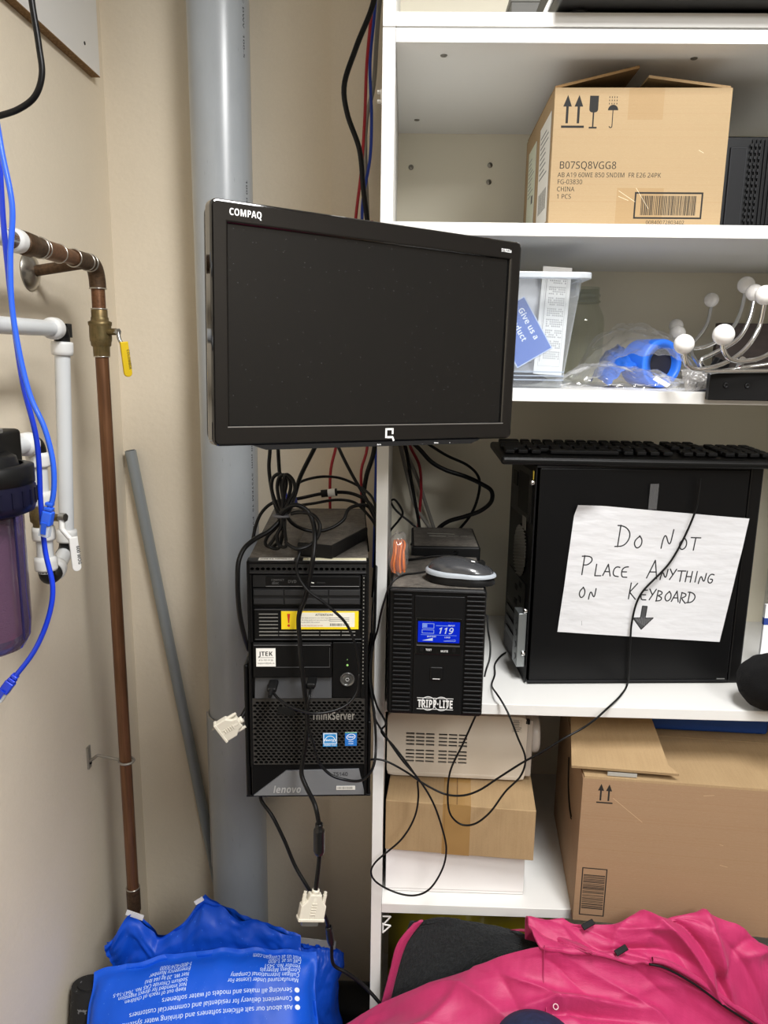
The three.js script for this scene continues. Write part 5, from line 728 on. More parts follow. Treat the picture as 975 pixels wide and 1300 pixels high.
// ---------------------------------------------------------------- salt bags
{
  const plastic = (tex) => mat(0xffffff, 0.42, 0, { map: tex, specularIntensity: 0.7 });
  const plain = tintTexture(256, (x, y) => { const n = 4 * (rnd() - 0.5) + (rnd() < 0.002 ? 60 : 0); return [16 + n, 80 + n, 205 + n]; }, 1); plain.repeat.set(1, 1);
  const label = canvas(1600, 2048, (c, w, h) => {
    c.fillStyle = 'rgb(16,88,216)'; c.fillRect(0, 0, w, h); for (let i = 0; i < 900; i++) { c.fillStyle = 'rgba(210,225,255,' + 0.5 * rnd() + ')'; c.fillRect(w * rnd(), h * rnd(), 2 + 4 * rnd(), 2 + 3 * rnd()); }
    const line = (s, xr, y, size, len, slope = 0) => { c.save(); c.translate(w * xr, h * y); c.rotate(Math.PI + slope); c.fillStyle = '#dfe8fb'; c.font = size + 'px sans-serif'; c.fillText(s, 0, 0, len * w); c.restore(); };   // the bag stands on its head
    const dot = (xr, y) => { c.fillStyle = '#f2f6ff'; c.beginPath(); c.arc(w * xr, h * (y + 0.006), 17, 0, 7); c.fill(); };
    const k = 40;
    [['Servicing all makes and models of water softeners', 0.120, 0.62], ['Convenient delivery for residential and commercial customers', 0.147, 0.72], ['Ask about our salt efficient softeners and drinking water systems', 0.174, 0.78]].forEach(([s, y, l]) => { line(s, 0.905, y, k, l, -0.02); dot(0.925, y); });
    [['Manufactured Under License For', 0.090], ['Culligan International Company', 0.074], ['Compass Minerals', 0.06], ['Vendor No. 5451', 0.047], ['Call us at 1-800', 0.032], ['Visit us at Culligan.com', 0.020]].forEach(([s, y]) => line(s, 0.93, y, 34, 0.36));
    [['Keep out of reach of children', 0.104], ['Not intended for direct ingestion', 0.09], ['Sodium Chloride CAS No. 7647-14-5', 0.076], ['Net Wt. 20 kg (44 lbs)', 0.06], ['Emergency Number', 0.044], ['1-800-424-9300', 0.030]].forEach(([s, y]) => line(s, 0.44, y, 32, 0.36, -0.06));
    line('Save this bag for recycling', 0.9, 0.4, 60, 0.6); line('Water softener salt', 0.9, 0.55, 120, 0.8);
  });
  const wr = (a, s, o) => (u, v, side, k) => { const e = 1 - k; return [0.012 * e * ns(v * 4, o) + (0.006 * Math.sin(v * 5 + o)) * Math.abs(u), 0.010 * e * ns(u * 4, o + 3) - 0.018 * Math.max(0, v) * u * u, side * a * (0.5 + e) * fbm(u * s, v * s, o + side)]; };
  const bag = (name, lab, top, bottom, w, t2, tex, roll, o, amp = 0.006, peak = () => 0) => {
    const T = V(top), B = V(bottom), len = T.distanceTo(B), g = thing(name, lab, 'bag', [(top[0] + bottom[0]) / 2, (top[1] + bottom[1]) / 2, (top[2] + bottom[2]) / 2], 0, 'blue salt bags');
    const up = T.sub(B).normalize(), x = new THREE.Vector3(1, 0, 0).addScaledVector(up, -up.x).normalize(), z = x.clone().cross(up);
    g.quaternion.setFromRotationMatrix(new THREE.Matrix4().makeBasis(x, up, z)); g.rotateZ(roll);
    part(g, 'sack', pillow(w, len, t2, 90, 110, (u, v, s, k) => { const b = wr(amp, 2.6, o)(u, v, s, k); b[1] += peak(u) * Math.max(0, v); return b; }), plastic(tex)); return [g, len];
  };
  const [b1] = bag('salt_bag', 'bright blue salt bag printed with upside-down white text', [-0.343, 0.322, -1.20], [-0.288, -0.06, -0.885], 0.405, 0.13, label, 0, 1);
  const [b2, l2] = bag('salt_bag', 'plain blue salt bag whose pointed corner rises behind the front bag', [-0.362, 0.388, -1.255], [-0.345, -0.04, -1.19], 0.37, 0.05, plain, 0, 5, 0.014, (u) => u > 0 ? -0.062 * Math.pow(u, 0.9) : -0.07 * Math.sin(Math.min(1, -u / 0.45) * Math.PI / 2) + (u < -0.5 ? 0.05 * Math.exp(-Math.pow((u + 0.74) / 0.16, 2)) : 0));
  part(b2, 'white_edge', box(0.034, 0.010, 0.002), mat(0xe8e8ea, 0.4), [-0.132, l2 / 2 - 0.032, 0.002], [0, 0, -0.35]);
  part(b2, 'white_edge', box(0.018, 0.008, 0.002), mat(0xe8e8ea, 0.4), [-0.008, l2 / 2 - 0.004, 0.003], [0, 0, 0.55]);
  const [b3, l3] = bag('salt_bag', 'blue salt bag with a grey top seam standing at the right', [-0.172, 0.252, -1.305], [-0.165, -0.09, -1.245], 0.135, 0.085, plain, 0, 9, 0.008);
  part(b3, 'top_seam', box(0.115, 0.016, 0.002), mat(0x9c9a97, 0.5), [0, l3 / 2 + 0.002, 0], [0, 0, -0.1]);
}
{
  const t = thing('rubber_mat', 'speckled black rubber mat rolled against the left wall', 'mat', [-0.562, FLOOR, -1.14]);
  const rub = mat(0xffffff, 0.7, 0, { map: tintTexture(256, (x, y) => { const s = fbm(x * 24, y * 24) > 0.62 ? 90 : 0, n = 8 * rnd(); return [22 + n + s, 22 + n + s, 22 + n + s]; }, 4) });
  part(t, 'roll', metric(cyl(0.032, 0.36, 24)), rub, [0, 0.185, 0], [rad(-12), 0, rad(-2)]);
  part(t, 'inner_roll', metric(cyl(0.022, 0.365, 20)), rub, [0, 0.186, 0], [rad(-12), 0, rad(-2)]);
}
{
  const t = thing('black_pipe', 'black plastic pipe lying on the floor behind the bookcase upright', 'pipe', [-0.15, FLOOR + 0.061, -1.44]);
  part(t, 'pipe', cyl(0.058, 0.2, 40), mat(0x17181a, 0.35), [0, 0, 0], [0, 0, Math.PI / 2]);
  part(t, 'hub', cyl(0.0605, 0.05, 40), mat(0x1d1e20, 0.35), [-0.05, 0, 0], [0, 0, Math.PI / 2]);
}

// ---------------------------------------------------------------- jacket on the tote, cap, yellow bag
{
  const t = thing('storage_tote', 'dark grey storage tote under the pink jacket', 'tote', [0.28, FLOOR, -0.88]);
  part(t, 'body', rbox(0.52, 0.34, 0.26, 0.012, 3), mat(0x3a3b3d, 0.6), [0, 0.17, 0]); part(t, 'lid', rbox(0.54, 0.03, 0.28, 0.008, 3), mat(0x2f3032, 0.55), [0, 0.352, 0]);
  const y = thing('yellow_bag', 'dull yellow plastic bag under the lowest shelf behind the jacket', 'bag', [0.16, 0.25, -1.27]);
  part(y, 'sack', pillow(0.34, 0.42, 0.2, 40, 40, (u, v, s) => [0, 0, 0.02 * fbm(u * 2, v * 2, s)]), mat(0xa89a1f, 0.4), [0, 0, 0], [rad(-18), 0, 0]);
}
{
  const pinkTex = tintTexture(512, (x, y) => { const n = 5 * ns(x * 90, y * 8) + 4 * (rnd() - 0.5); return [184 + n, 42 + n, 98 + n]; }, 1); pinkTex.repeat.set(1, 1);
  const pink = mat(0xffffff, 0.55, 0, { map: pinkTex, sheen: 0.3, sheenColor: new THREE.Color(1, 0.55, 0.7), side: THREE.DoubleSide, bumpMap: noiseTexture(512, (x, y) => 0.5 + 0.3 * fbm(x * 16, y * 16) + 0.2 * (rnd() - 0.5), 1), bumpScale: 0.0008 });
  const t = thing('jacket', 'bright pink jacket with black fleece lining heaped below the bookcase', 'jacket');
  const ridge = (u, v, u0, v0, ang, len, wd, amp) => { const a = Math.cos(ang), b = Math.sin(ang), p = (u - u0) * a + (v - v0) * b, q = -(u - u0) * b + (v - v0) * a; return 1.35 * amp * Math.exp(-Math.pow(Math.abs(q / wd), 1.25) - (p / len) ** 2); };
  const P1 = [
    [[-0.08, 0.312, -1.06], [-0.023, 0.354, -1.06], [0.04, 0.411, -1.04], [0.114, 0.443, -1.04], [0.172, 0.494, -1.02], [0.227, 0.527, -1.0], [0.275, 0.522, -1.0], [0.347, 0.511, -1.0], [0.405, 0.499, -1.0], [0.482, 0.455, -1.0], [0.554, 0.401, -1.0], [0.613, 0.356, -1.0]],
    [[-0.091, 0.295, -1.02], [-0.034, 0.34, -1.02], [0.039, 0.411, -0.985], [0.11, 0.442, -0.985], [0.169, 0.466, -0.985], [0.227, 0.482, -0.985], [0.275, 0.477, -0.985], [0.346, 0.464, -0.985], [0.404, 0.448, -0.985], [0.469, 0.415, -0.985], [0.533, 0.368, -0.985], [0.597, 0.328, -0.985]],
    [[-0.097, 0.287, -0.96], [-0.037, 0.327, -0.96], [0.039, 0.391, -0.93], [0.107, 0.415, -0.93], [0.163, 0.434, -0.93], [0.219, 0.447, -0.93], [0.265, 0.447, -0.93], [0.334, 0.432, -0.93], [0.389, 0.421, -0.93], [0.444, 0.396, -0.93], [0.504, 0.364, -0.93], [0.564, 0.339, -0.93]],
    [[-0.109, 0.25, -0.9], [-0.039, 0.29, -0.9], [0.039, 0.345, -0.86], [0.105, 0.36, -0.86], [0.159, 0.368, -0.86], [0.213, 0.375, -0.86], [0.256, 0.377, -0.86], [0.322, 0.37, -0.86], [0.375, 0.362, -0.86], [0.427, 0.35, -0.86], [0.483, 0.33, -0.86], [0.54, 0.31, -0.86]],
    [[-0.11, 0.08, -0.84], [-0.04, 0.1, -0.80], [0.04, 0.1, -0.735], [0.105, 0.1, -0.73], [0.16, 0.1, -0.73], [0.213, 0.1, -0.73], [0.256, 0.1, -0.73], [0.322, 0.1, -0.73], [0.375, 0.1, -0.73], [0.427, 0.1, -0.73], [0.483, 0.1, -0.73], [0.54, 0.08, -0.74]]];
  const crease = (u, v, s, o, a) => a * (Math.pow(1 - Math.min(1, Math.abs(ns(u * s + 0.4 * ns(u * 3, v * 3, o), v * s * 0.7, o)) * 2.2), 2.5));
  const fold1 = (u, v) => 0.006 * fbm(u * 5, v * 3, 2) + crease(u + 0.35 * v, v * 0.4, 5, 3.3, 0.005) - crease(u - 0.3 * v, v * 0.5, 5, 8.7, 0.004) + ridge(u, v, 0.30, 0.25, 1.2, 0.2, 0.02, 0.009) + ridge(u, v, 0.45, 0.3, 1.0, 0.18, 0.02, 0.008) + ridge(u, v, 0.12, 0.3, 0.6, 0.12, 0.03, 0.012) + ridge(u, v, 0.55, 0.35, -0.25, 0.12, 0.02, 0.012) - ridge(u, v, 0.55, 0.41, -0.25, 0.12, 0.02, 0.012) + ridge(u, v, 0.7, 0.3, 0.9, 0.2, 0.03, 0.008) + ridge(u, v, 0.2, 0.35, 1.9, 0.2, 0.025, 0.008) - ridge(u, v, 0.38, 0.3, 1.4, 0.2, 0.018, 0.007);
  part(t, 'front_panel', sheet(P1, 170, 90, fold1, 0.003), pink);
  const P2 = [
    [[0.208, 0.50, -1.048], [0.248, 0.49, -1.05], [0.298, 0.48, -1.05], [0.358, 0.49, -1.052], [0.417, 0.50, -1.052], [0.478, 0.50, -1.052], [0.533, 0.49, -1.052], [0.573, 0.46, -1.05], [0.621, 0.42, -1.05]],
    [[0.208, 0.54, -1.05], [0.248, 0.536, -1.05], [0.298, 0.530, -1.05], [0.358, 0.538, -1.048], [0.417, 0.551, -1.045], [0.478, 0.551, -1.045], [0.533, 0.543, -1.045], [0.573, 0.512, -1.045], [0.621, 0.471, -1.045]],
    [[0.212, 0.534, -1.02], [0.261, 0.522, -1.02], [0.316, 0.514, -1.02], [0.364, 0.524, -1.02], [0.423, 0.533, -1.02], [0.477, 0.528, -1.02], [0.533, 0.509, -1.02], [0.579, 0.476, -1.02], [0.625, 0.44, -1.02]],
    [[0.226, 0.531, -0.995], [0.268, 0.526, -0.995], [0.345, 0.512, -0.995], [0.403, 0.501, -0.995], [0.455, 0.475, -0.995], [0.499, 0.442, -0.995], [0.551, 0.404, -0.995], [0.591, 0.367, -0.995], [0.625, 0.34, -0.995]]];
  const fold2 = (u, v) => 0.004 * fbm(u * 6, v * 3, 5) + crease(u + 0.25 * v, v * 0.35, 5, 4.1, 0.005) - crease(u - 0.4 * v, v * 0.3, 6, 6.2, 0.004) + ridge(u, v, 0.52, 0.6, 1.3, 0.4, 0.02, 0.012) - ridge(u, v, 0.58, 0.6, 1.3, 0.4, 0.018, 0.012) + ridge(u, v, 0.66, 0.65, 1.5, 0.4, 0.02, 0.012) - ridge(u, v, 0.72, 0.7, 2.0, 0.3, 0.02, 0.010) + ridge(u, v, 0.8, 0.6, 2.2, 0.3, 0.03, 0.010) - ridge(u, v, 0.4, 0.75, 0.4, 0.16, 0.05, 0.010) + ridge(u, v, 0.44, 0.55, 0.5, 0.1, 0.05, 0.008);
  part(t, 'hood', sheet(P2, 120, 60, fold2, 0.003), pink);
  const fleece = mat(0xffffff, 1, 0, { map: tintTexture(512, (x, y) => { const n = 10 * fbm(x * 40, y * 30) + 12 * (rnd() - 0.5); return [30 + n, 32 + n, 34 + n]; }, 1), sheen: 0.25, sheenColor: new THREE.Color(0.3, 0.32, 0.34), bumpMap: noiseTexture(512, (x, y) => 0.5 + 0.35 * fbm(x * 60, y * 40, 3) + 0.3 * (rnd() - 0.5), 1), bumpScale: 0.004, side: THREE.DoubleSide });
  part(t, 'fleece_lining', sheet([[[0.026, 0.46, -1.108], [0.078, 0.47, -1.108], [0.13, 0.466, -1.108], [0.194, 0.46, -1.1], [0.247, 0.455, -1.075]], [[0.026, 0.477, -1.1], [0.078, 0.488, -1.1], [0.13, 0.484, -1.1], [0.194, 0.48, -1.09], [0.247, 0.479, -1.06]], [[0.008, 0.413, -1.09], [0.066, 0.435, -1.085], [0.13, 0.454, -1.08], [0.192, 0.474, -1.07], [0.245, 0.483, -1.05]], [[-0.016, 0.316, -1.09], [0.042, 0.364, -1.075], [0.118, 0.402, -1.07], [0.178, 0.448, -1.055], [0.241, 0.48, -1.03]], [[-0.016, 0.25, -1.085], [0.042, 0.28, -1.06], [0.118, 0.3, -1.05], [0.178, 0.33, -1.03], [0.241, 0.36, -1.01]]], 60, 50, (u, v) => 0.004 * fbm(u * 4, v * 4, 7) + 0.0014 * ns(u * 60, v * 60), 0.006), fleece, [0, 0, 0], [0, 0, 0], 'black fleece lining');
  part(t, 'lining_edge', sheet([[[-0.021, 0.324, -1.082], [-0.006, 0.394, -1.086], [0.006, 0.446, -1.09], [0.033, 0.482, -1.096]], [[-0.012, 0.326, -1.08], [0.0, 0.395, -1.083], [0.014, 0.447, -1.088], [0.041, 0.486, -1.094]], [[-0.005, 0.327, -1.083], [0.008, 0.394, -1.087], [0.023, 0.447, -1.091], [0.049, 0.485, -1.097]]], 30, 8, () => 0, 0.003), pink);
  part(t, 'flap_band', sheet([[[0.19, 0.484, -1.085], [0.215, 0.5, -1.06], [0.25, 0.52, -1.02], [0.285, 0.526, -1.0]], [[0.205, 0.495, -1.075], [0.235, 0.518, -1.045], [0.27, 0.53, -1.008], [0.3, 0.527, -0.992]], [[0.215, 0.49, -1.08], [0.25, 0.512, -1.05], [0.285, 0.52, -1.02], [0.31, 0.52, -1.0]]], 30, 10, () => 0, 0.003), pink);
  const zip = [[0.385, 0.511, -0.992], [0.405, 0.507, -0.992], [0.455, 0.479, -0.992], [0.5, 0.445, -0.991], [0.554, 0.408, -0.991], [0.6, 0.368, -0.991]];
  const zp = part(t, 'zipper', tube(zip, 0.0018, 60, 8), mat(0x141214, 0.5), [0, 0, 0], [0, 0, 0], 'black zipper'); part(zp, 'zipper_flap', tube(zip.map(([x, y, z]) => [x + 0.006, y + 0.0025, z - 0.006]), 0.0045, 60, 6), pink);
  part(t, 'seam', tube([[0.228, 0.532, -0.998], [0.226, 0.488, -0.983], [0.221, 0.456, -0.93], [0.2, 0.447, -0.925]], 0.0009, 30, 5), mat(0xa8285a, 0.7));
  for (const [x, y, z] of [[0.303, 0.536, -1.04], [0.345, 0.524, -1.003]]) part(t, 'strap_end', rbox(0.022, 0.003, 0.009, 0.0012), mat(0x101012, 0.6), [x, y, z], [0.55, 0.5, -0.1]);
  part(t, 'cord_loop', new THREE.TorusGeometry(0.0035, 0.0008, 6, 20), mat(0xdcb9c0, 0.6), [0.238, 0.476, -0.945], [-0.9, 0, 0]);
  const c = thing('cap', 'navy blue cap lying on the pink jacket', 'cap', [0.2, 0.438, -0.882]);
  const navy = mat(0xffffff, 0.75, 0, { map: tintTexture(256, (x, y) => { const n = 16 * fbm(x * 9, y * 9) + 6 * rnd(); return [18 + n * 0.6, 28 + n * 0.8, 62 + n]; }, 2) });
  part(c, 'crown', lathe([[0, 0.062], [0.02, 0.06], [0.042, 0.051], [0.058, 0.036], [0.064, 0.018], [0.066, 0]], 44), navy, [0, 0, 0], [0.1, 0, 0]); part(c, 'band', lathe([[0.0655, 0], [0.068, 0.001], [0.0675, 0.014], [0.065, 0.016]], 44), mat(0x0d1430, 0.6), [0, 0, 0], [0.1, 0, 0]);
  part(c, 'brim', sheet([[[-0.055, 0.006, 0.04], [0, 0.01, 0.066], [0.055, 0.006, 0.04]], [[-0.05, 0.004, 0.085], [0, 0.008, 0.115], [0.05, 0.004, 0.085]]], 24, 8, () => 0, 0.003), navy);
}

// ---------------------------------------------------------------- cords
const CORD = {
  leftBlack: [[-0.447,1.835,-0.98],[-0.446,1.802,-0.98],[-0.441,1.752,-0.98],[-0.44,1.722,-0.98],[-0.45,1.699,-0.98],[-0.47,1.685,-0.98],[-0.499,1.676,-0.98],[-0.553,1.665,-0.98]],
  blueA: [[-0.466,1.723,-0.9],[-0.459,1.636,-0.9],[-0.46,1.527,-0.9],[-0.453,1.368,-0.9],[-0.441,1.294,-0.9],[-0.442,1.216,-0.9],[-0.441,1.157,-0.9],[-0.435,1.111,-0.9],[-0.442,1.075,-0.9],[-0.464,1.027,-0.9],[-0.499,0.982,-0.9]],
  blueB: [[-0.455,1.695,-0.885],[-0.448,1.616,-0.885],[-0.441,1.557,-0.885],[-0.448,1.5,-0.885],[-0.45,1.44,-0.885],[-0.438,1.351,-0.885],[-0.423,1.31,-0.885],[-0.416,1.268,-0.885],[-0.419,1.229,-0.885],[-0.426,1.21,-0.885]],
  riserBlack: [[-0.061,2.079,-1.47],[-0.067,2.006,-1.47],[-0.096,1.924,-1.45],[-0.116,1.858,-1.44],[-0.11,1.814,-1.44],[-0.089,1.759,-1.45],[-0.082,1.695,-1.46],[-0.074,1.636,-1.47],[-0.056,1.447,-1.49],[-0.058,1.219,-1.5],[-0.073,1.164,-1.5],[-0.079,1.107,-1.5],[-0.07,1.009,-1.5]],
  riserRed: [[-0.066,2.102,-1.52],[-0.074,2.001,-1.52],[-0.081,1.923,-1.52],[-0.084,1.83,-1.52],[-0.09,1.735,-1.52],[-0.099,1.658,-1.52],[-0.116,1.447,-1.52],[-0.133,1.232,-1.51],[-0.144,1.178,-1.5],[-0.146,1.13,-1.5],[-0.145,1.038,-1.51]],
  riserBlue: [[-0.061,2.109,-1.535],[-0.069,2.007,-1.535],[-0.076,1.928,-1.535],[-0.072,1.835,-1.535],[-0.074,1.766,-1.535],[-0.088,1.675,-1.535],[-0.07,1.448,-1.535],[-0.056,1.215,-1.535],[-0.056,1.101,-1.535],[-0.058,0.966,-1.535]],
  riserGrey: [[-0.054,2.116,-1.55],[-0.064,1.987,-1.55],[-0.07,1.893,-1.55],[-0.083,1.832,-1.55],[-0.079,1.671,-1.55],[-0.065,1.449,-1.55],[-0.05,1.213,-1.55],[-0.05,1.065,-1.55],[-0.051,0.928,-1.55]],
  riserRedB: [[-0.07,1.656,-1.55],[-0.071,1.449,-1.55],[-0.074,1.214,-1.53],[-0.084,1.176,-1.52],[-0.084,1.136,-1.52],[-0.078,1.035,-1.53]],
  looseA: [[-0.195,1.292,-1.1],[-0.194,1.264,-1.095],[-0.195,1.238,-1.09],[-0.189,1.198,-1.085],[-0.182,1.175,-1.08],[-0.175,1.155,-1.075]],
  looseB: [[-0.187,1.29,-1.12],[-0.185,1.262,-1.112],[-0.182,1.23,-1.104],[-0.178,1.207,-1.096],[-0.173,1.185,-1.088],[-0.169,1.173,-1.08]],
  powerThick: [[-0.126,1.282,-1.16],[-0.137,1.258,-1.15],[-0.155,1.219,-1.13],[-0.161,1.194,-1.11],[-0.165,1.178,-1.08],[-0.177,1.164,-1.07],[-0.191,1.151,-1.06],[-0.209,1.142,-1.045],[-0.221,1.132,-1.03],[-0.227,1.116,-1.02],[-0.228,1.091,-1.015],[-0.228,1.065,-1.015],[-0.227,1.036,-1.02],[-0.224,1.003,-1.03],[-0.224,0.969,-1.06]],
  arcThin: [[-0.17,1.183,-1.17],[-0.167,1.199,-1.18],[-0.139,1.208,-1.2],[-0.105,1.205,-1.22],[-0.076,1.194,-1.22],[-0.051,1.18,-1.2],[-0.042,1.163,-1.18],[-0.041,1.133,-1.17],[-0.04,1.094,-1.16],[-0.04,1.044,-1.15]],
  ferriteCable: [[-0.243,1.104,-1.2],[-0.239,1.126,-1.21],[-0.231,1.145,-1.22],[-0.213,1.161,-1.22],[-0.171,1.169,-1.22],[-0.132,1.178,-1.22],[-0.108,1.181,-1.22],[-0.082,1.179,-1.22],[-0.057,1.169,-1.21],[-0.044,1.155,-1.19],[-0.04,1.134,-1.18],[-0.04,1.068,-1.17]],
  cSix: [[-0.108,1.27,-1.2],[-0.099,1.251,-1.19],[-0.079,1.215,-1.18],[-0.055,1.177,-1.17],[-0.041,1.15,-1.16],[-0.039,1.115,-1.15],[-0.041,1.076,-1.14],[-0.043,1.032,-1.13]],
  cSeven: [[-0.171,1.161,-1.2],[-0.145,1.165,-1.2],[-0.104,1.172,-1.2],[-0.077,1.168,-1.2],[-0.056,1.152,-1.19],[-0.042,1.134,-1.18],[-0.041,1.109,-1.17]],
  loopBig: [[-0.173,1.168,-1.1],[-0.165,1.156,-1.1],[-0.151,1.143,-1.115],[-0.133,1.138,-1.12],[-0.109,1.141,-1.13],[-0.09,1.153,-1.14],[-0.084,1.166,-1.15],[-0.075,1.17,-1.16],[-0.055,1.169,-1.17],[-0.042,1.148,-1.17]],
  bundle0: [[-0.175,1.173,-1.075],[-0.184,1.192,-1.075],[-0.189,1.211,-1.075],[-0.186,1.227,-1.075],[-0.177,1.232,-1.075],[-0.168,1.223,-1.075],[-0.171,1.2,-1.075],[-0.175,1.173,-1.075],[-0.182,1.155,-1.075],[-0.197,1.138,-1.075],[-0.199,1.127,-1.075],[-0.191,1.123,-1.075],[-0.178,1.135,-1.075],[-0.172,1.157,-1.075],[-0.173,1.174,-1.075]],
  bundle1: [[-0.172,1.175,-1.066],[-0.177,1.197,-1.066],[-0.179,1.218,-1.066],[-0.174,1.231,-1.066],[-0.165,1.231,-1.066],[-0.16,1.218,-1.066],[-0.164,1.197,-1.066],[-0.171,1.175,-1.066],[-0.176,1.154,-1.066],[-0.187,1.135,-1.066],[-0.192,1.127,-1.066],[-0.179,1.124,-1.066],[-0.174,1.138,-1.066],[-0.169,1.162,-1.066],[-0.172,1.177,-1.066]],
  bundle2: [[-0.169,1.177,-1.058],[-0.161,1.196,-1.058],[-0.153,1.212,-1.058],[-0.156,1.227,-1.058],[-0.165,1.234,-1.058],[-0.17,1.219,-1.058],[-0.17,1.198,-1.058],[-0.171,1.177,-1.058],[-0.173,1.159,-1.058],[-0.179,1.145,-1.058],[-0.176,1.13,-1.058],[-0.167,1.129,-1.058],[-0.168,1.151,-1.058],[-0.169,1.167,-1.058]],
  video: [[-0.173,1.178,-1.055],[-0.166,1.185,-1.055],[-0.151,1.191,-1.055],[-0.135,1.183,-1.055],[-0.126,1.167,-1.05],[-0.122,1.146,-1.035],[-0.123,1.123,-1.022],[-0.128,1.092,-1.022],[-0.134,1.065,-1.022],[-0.143,1.04,-1.022],[-0.144,1.024,-1.022],[-0.142,0.994,-1.022],[-0.141,0.961,-1.022],[-0.142,0.999,-1.02],[-0.139,0.959,-1.018],[-0.135,0.92,-1.018],[-0.132,0.89,-1.018],[-0.133,0.856,-1.018],[-0.138,0.82,-1.017],[-0.14,0.797,-1.012],[-0.132,0.78,-1.005],[-0.12,0.758,-1.0],[-0.116,0.748,-0.995],[-0.112,0.724,-0.992],[-0.112,0.672,-0.992],[-0.115,0.641,-0.99],[-0.118,0.614,-0.99]],
  loopFront: [[-0.159,1.177,-1.06],[-0.148,1.18,-1.058],[-0.127,1.178,-1.052],[-0.116,1.165,-1.045],[-0.119,1.148,-1.04],[-0.13,1.137,-1.035],[-0.145,1.133,-1.03],[-0.155,1.136,-1.032],[-0.164,1.14,-1.04]],
  usbA: [[-0.146,1.13,-1.045],[-0.142,1.129,-1.028],[-0.145,1.118,-1.02],[-0.146,1.108,-1.018],[-0.141,1.093,-1.016],[-0.128,1.076,-1.014],[-0.11,1.062,-1.016],[-0.098,1.051,-1.018],[-0.077,1.029,-1.02],[-0.064,1.0,-1.02],[-0.058,0.972,-1.02],[-0.056,0.948,-1.018],[-0.057,0.954,-1.015],[-0.059,0.932,-1.01],[-0.071,0.916,-1.0],[-0.095,0.908,-0.99],[-0.119,0.907,-0.985],[-0.136,0.909,-0.988],[-0.156,0.913,-0.995],[-0.171,0.918,-1.005],[-0.182,0.921,-1.02]],
  usbB: [[-0.127,0.928,-1.02],[-0.126,0.928,-0.995],[-0.128,0.904,-0.99],[-0.127,0.883,-0.99],[-0.122,0.866,-0.99],[-0.112,0.83,-0.99],[-0.095,0.81,-0.99],[-0.075,0.803,-0.99],[-0.053,0.796,-1.0],[-0.04,0.796,-1.02],[-0.034,0.803,-1.04],[-0.033,0.818,-1.06],[-0.035,0.851,-1.07],[-0.04,0.884,-1.08],[-0.045,0.918,-1.09],[-0.042,0.958,-1.1],[-0.039,0.988,-1.105],[-0.038,1.067,-1.11],[-0.038,1.096,-1.13]],
  sideA: [[-0.04,1.091,-1.15],[-0.041,1.05,-1.13],[-0.043,1.009,-1.11],[-0.043,0.97,-1.105],[-0.043,0.928,-1.102],[-0.044,0.893,-1.102],[-0.037,0.854,-1.102],[-0.036,0.844,-1.1],[-0.019,0.817,-1.095],[0.008,0.779,-1.09],[0.033,0.752,-1.085],[0.056,0.717,-1.08],[0.073,0.67,-1.08],[0.081,0.633,-1.08],[0.076,0.591,-1.085],[0.054,0.548,-1.09],[0.03,0.534,-1.095],[-0.001,0.536,-1.1],[-0.033,0.556,-1.1],[-0.039,0.572,-1.1],[-0.033,0.588,-1.1],[0.011,0.635,-1.1],[0.03,0.674,-1.1],[0.035,0.708,-1.1],[0.033,0.737,-1.1]],
  mouseCord: [[0.036,1.088,-1.085],[0.02,1.088,-1.075],[0.005,1.09,-1.06],[-0.007,1.087,-1.05],[-0.016,1.077,-1.045],[-0.023,1.054,-1.05],[-0.029,1.026,-1.065],[-0.034,0.994,-1.085],[-0.04,0.967,-1.1],[-0.043,0.931,-1.105],[-0.042,0.897,-1.105],[-0.033,0.861,-1.105],[-0.019,0.835,-1.1],[-0.026,0.823,-1.1],[-0.006,0.799,-1.098],[0.015,0.774,-1.092],[0.032,0.75,-1.09]],
  keyboardCord: [[0.472,1.218,-1.205],[0.472,1.189,-1.205],[0.469,1.163,-1.205],[0.438,1.081,-1.205],[0.391,1.022,-1.2],[0.382,0.977,-1.2],[0.382,0.946,-1.2],[0.385,0.885,-1.203],[0.384,0.866,-1.203],[0.361,0.866,-1.159],[0.328,0.866,-1.112],[0.303,0.855,-1.092],[0.282,0.85,-1.075],[0.252,0.837,-1.065],[0.222,0.815,-1.065],[0.192,0.792,-1.07],[0.159,0.76,-1.08],[0.128,0.733,-1.085],[0.105,0.721,-1.09],[0.079,0.719,-1.095],[0.046,0.733,-1.098],[0.012,0.755,-1.1],[-0.018,0.771,-1.1],[-0.035,0.774,-1.1],[-0.049,0.767,-1.105],[-0.059,0.745,-1.12]],
  thinLoop: [[0.197,0.866,-1.331],[0.186,0.866,-1.314],[0.171,0.865,-1.278],[0.165,0.866,-1.229],[0.155,0.866,-1.187],[0.156,0.878,-1.125],[0.161,0.874,-1.112],[0.17,0.861,-1.098],[0.186,0.824,-1.09],[0.199,0.791,-1.085],[0.194,0.762,-1.085],[0.171,0.733,-1.085],[0.146,0.693,-1.085],[0.123,0.674,-1.085],[0.104,0.67,-1.09],[0.087,0.686,-1.09],[0.081,0.723,-1.09],[0.084,0.763,-1.09],[0.102,0.81,-1.09],[0.117,0.854,-1.085],[0.121,0.869,-1.08]],
  upsSide: [[0.144,0.983,-1.2],[0.144,0.964,-1.18],[0.146,0.948,-1.16],[0.145,0.929,-1.15],[0.139,0.913,-1.14],[0.138,0.897,-1.15]],
  mThick: [[0.003,1.256,-1.4],[0.028,1.234,-1.403],[0.053,1.208,-1.407],[0.08,1.193,-1.41],[0.117,1.181,-1.413],[0.148,1.167,-1.417],[0.168,1.153,-1.42],[0.169,1.133,-1.423],[0.151,1.114,-1.427],[0.121,1.101,-1.43],[0.088,1.089,-1.433],[0.07,1.073,-1.437],[0.064,1.058,-1.44]],
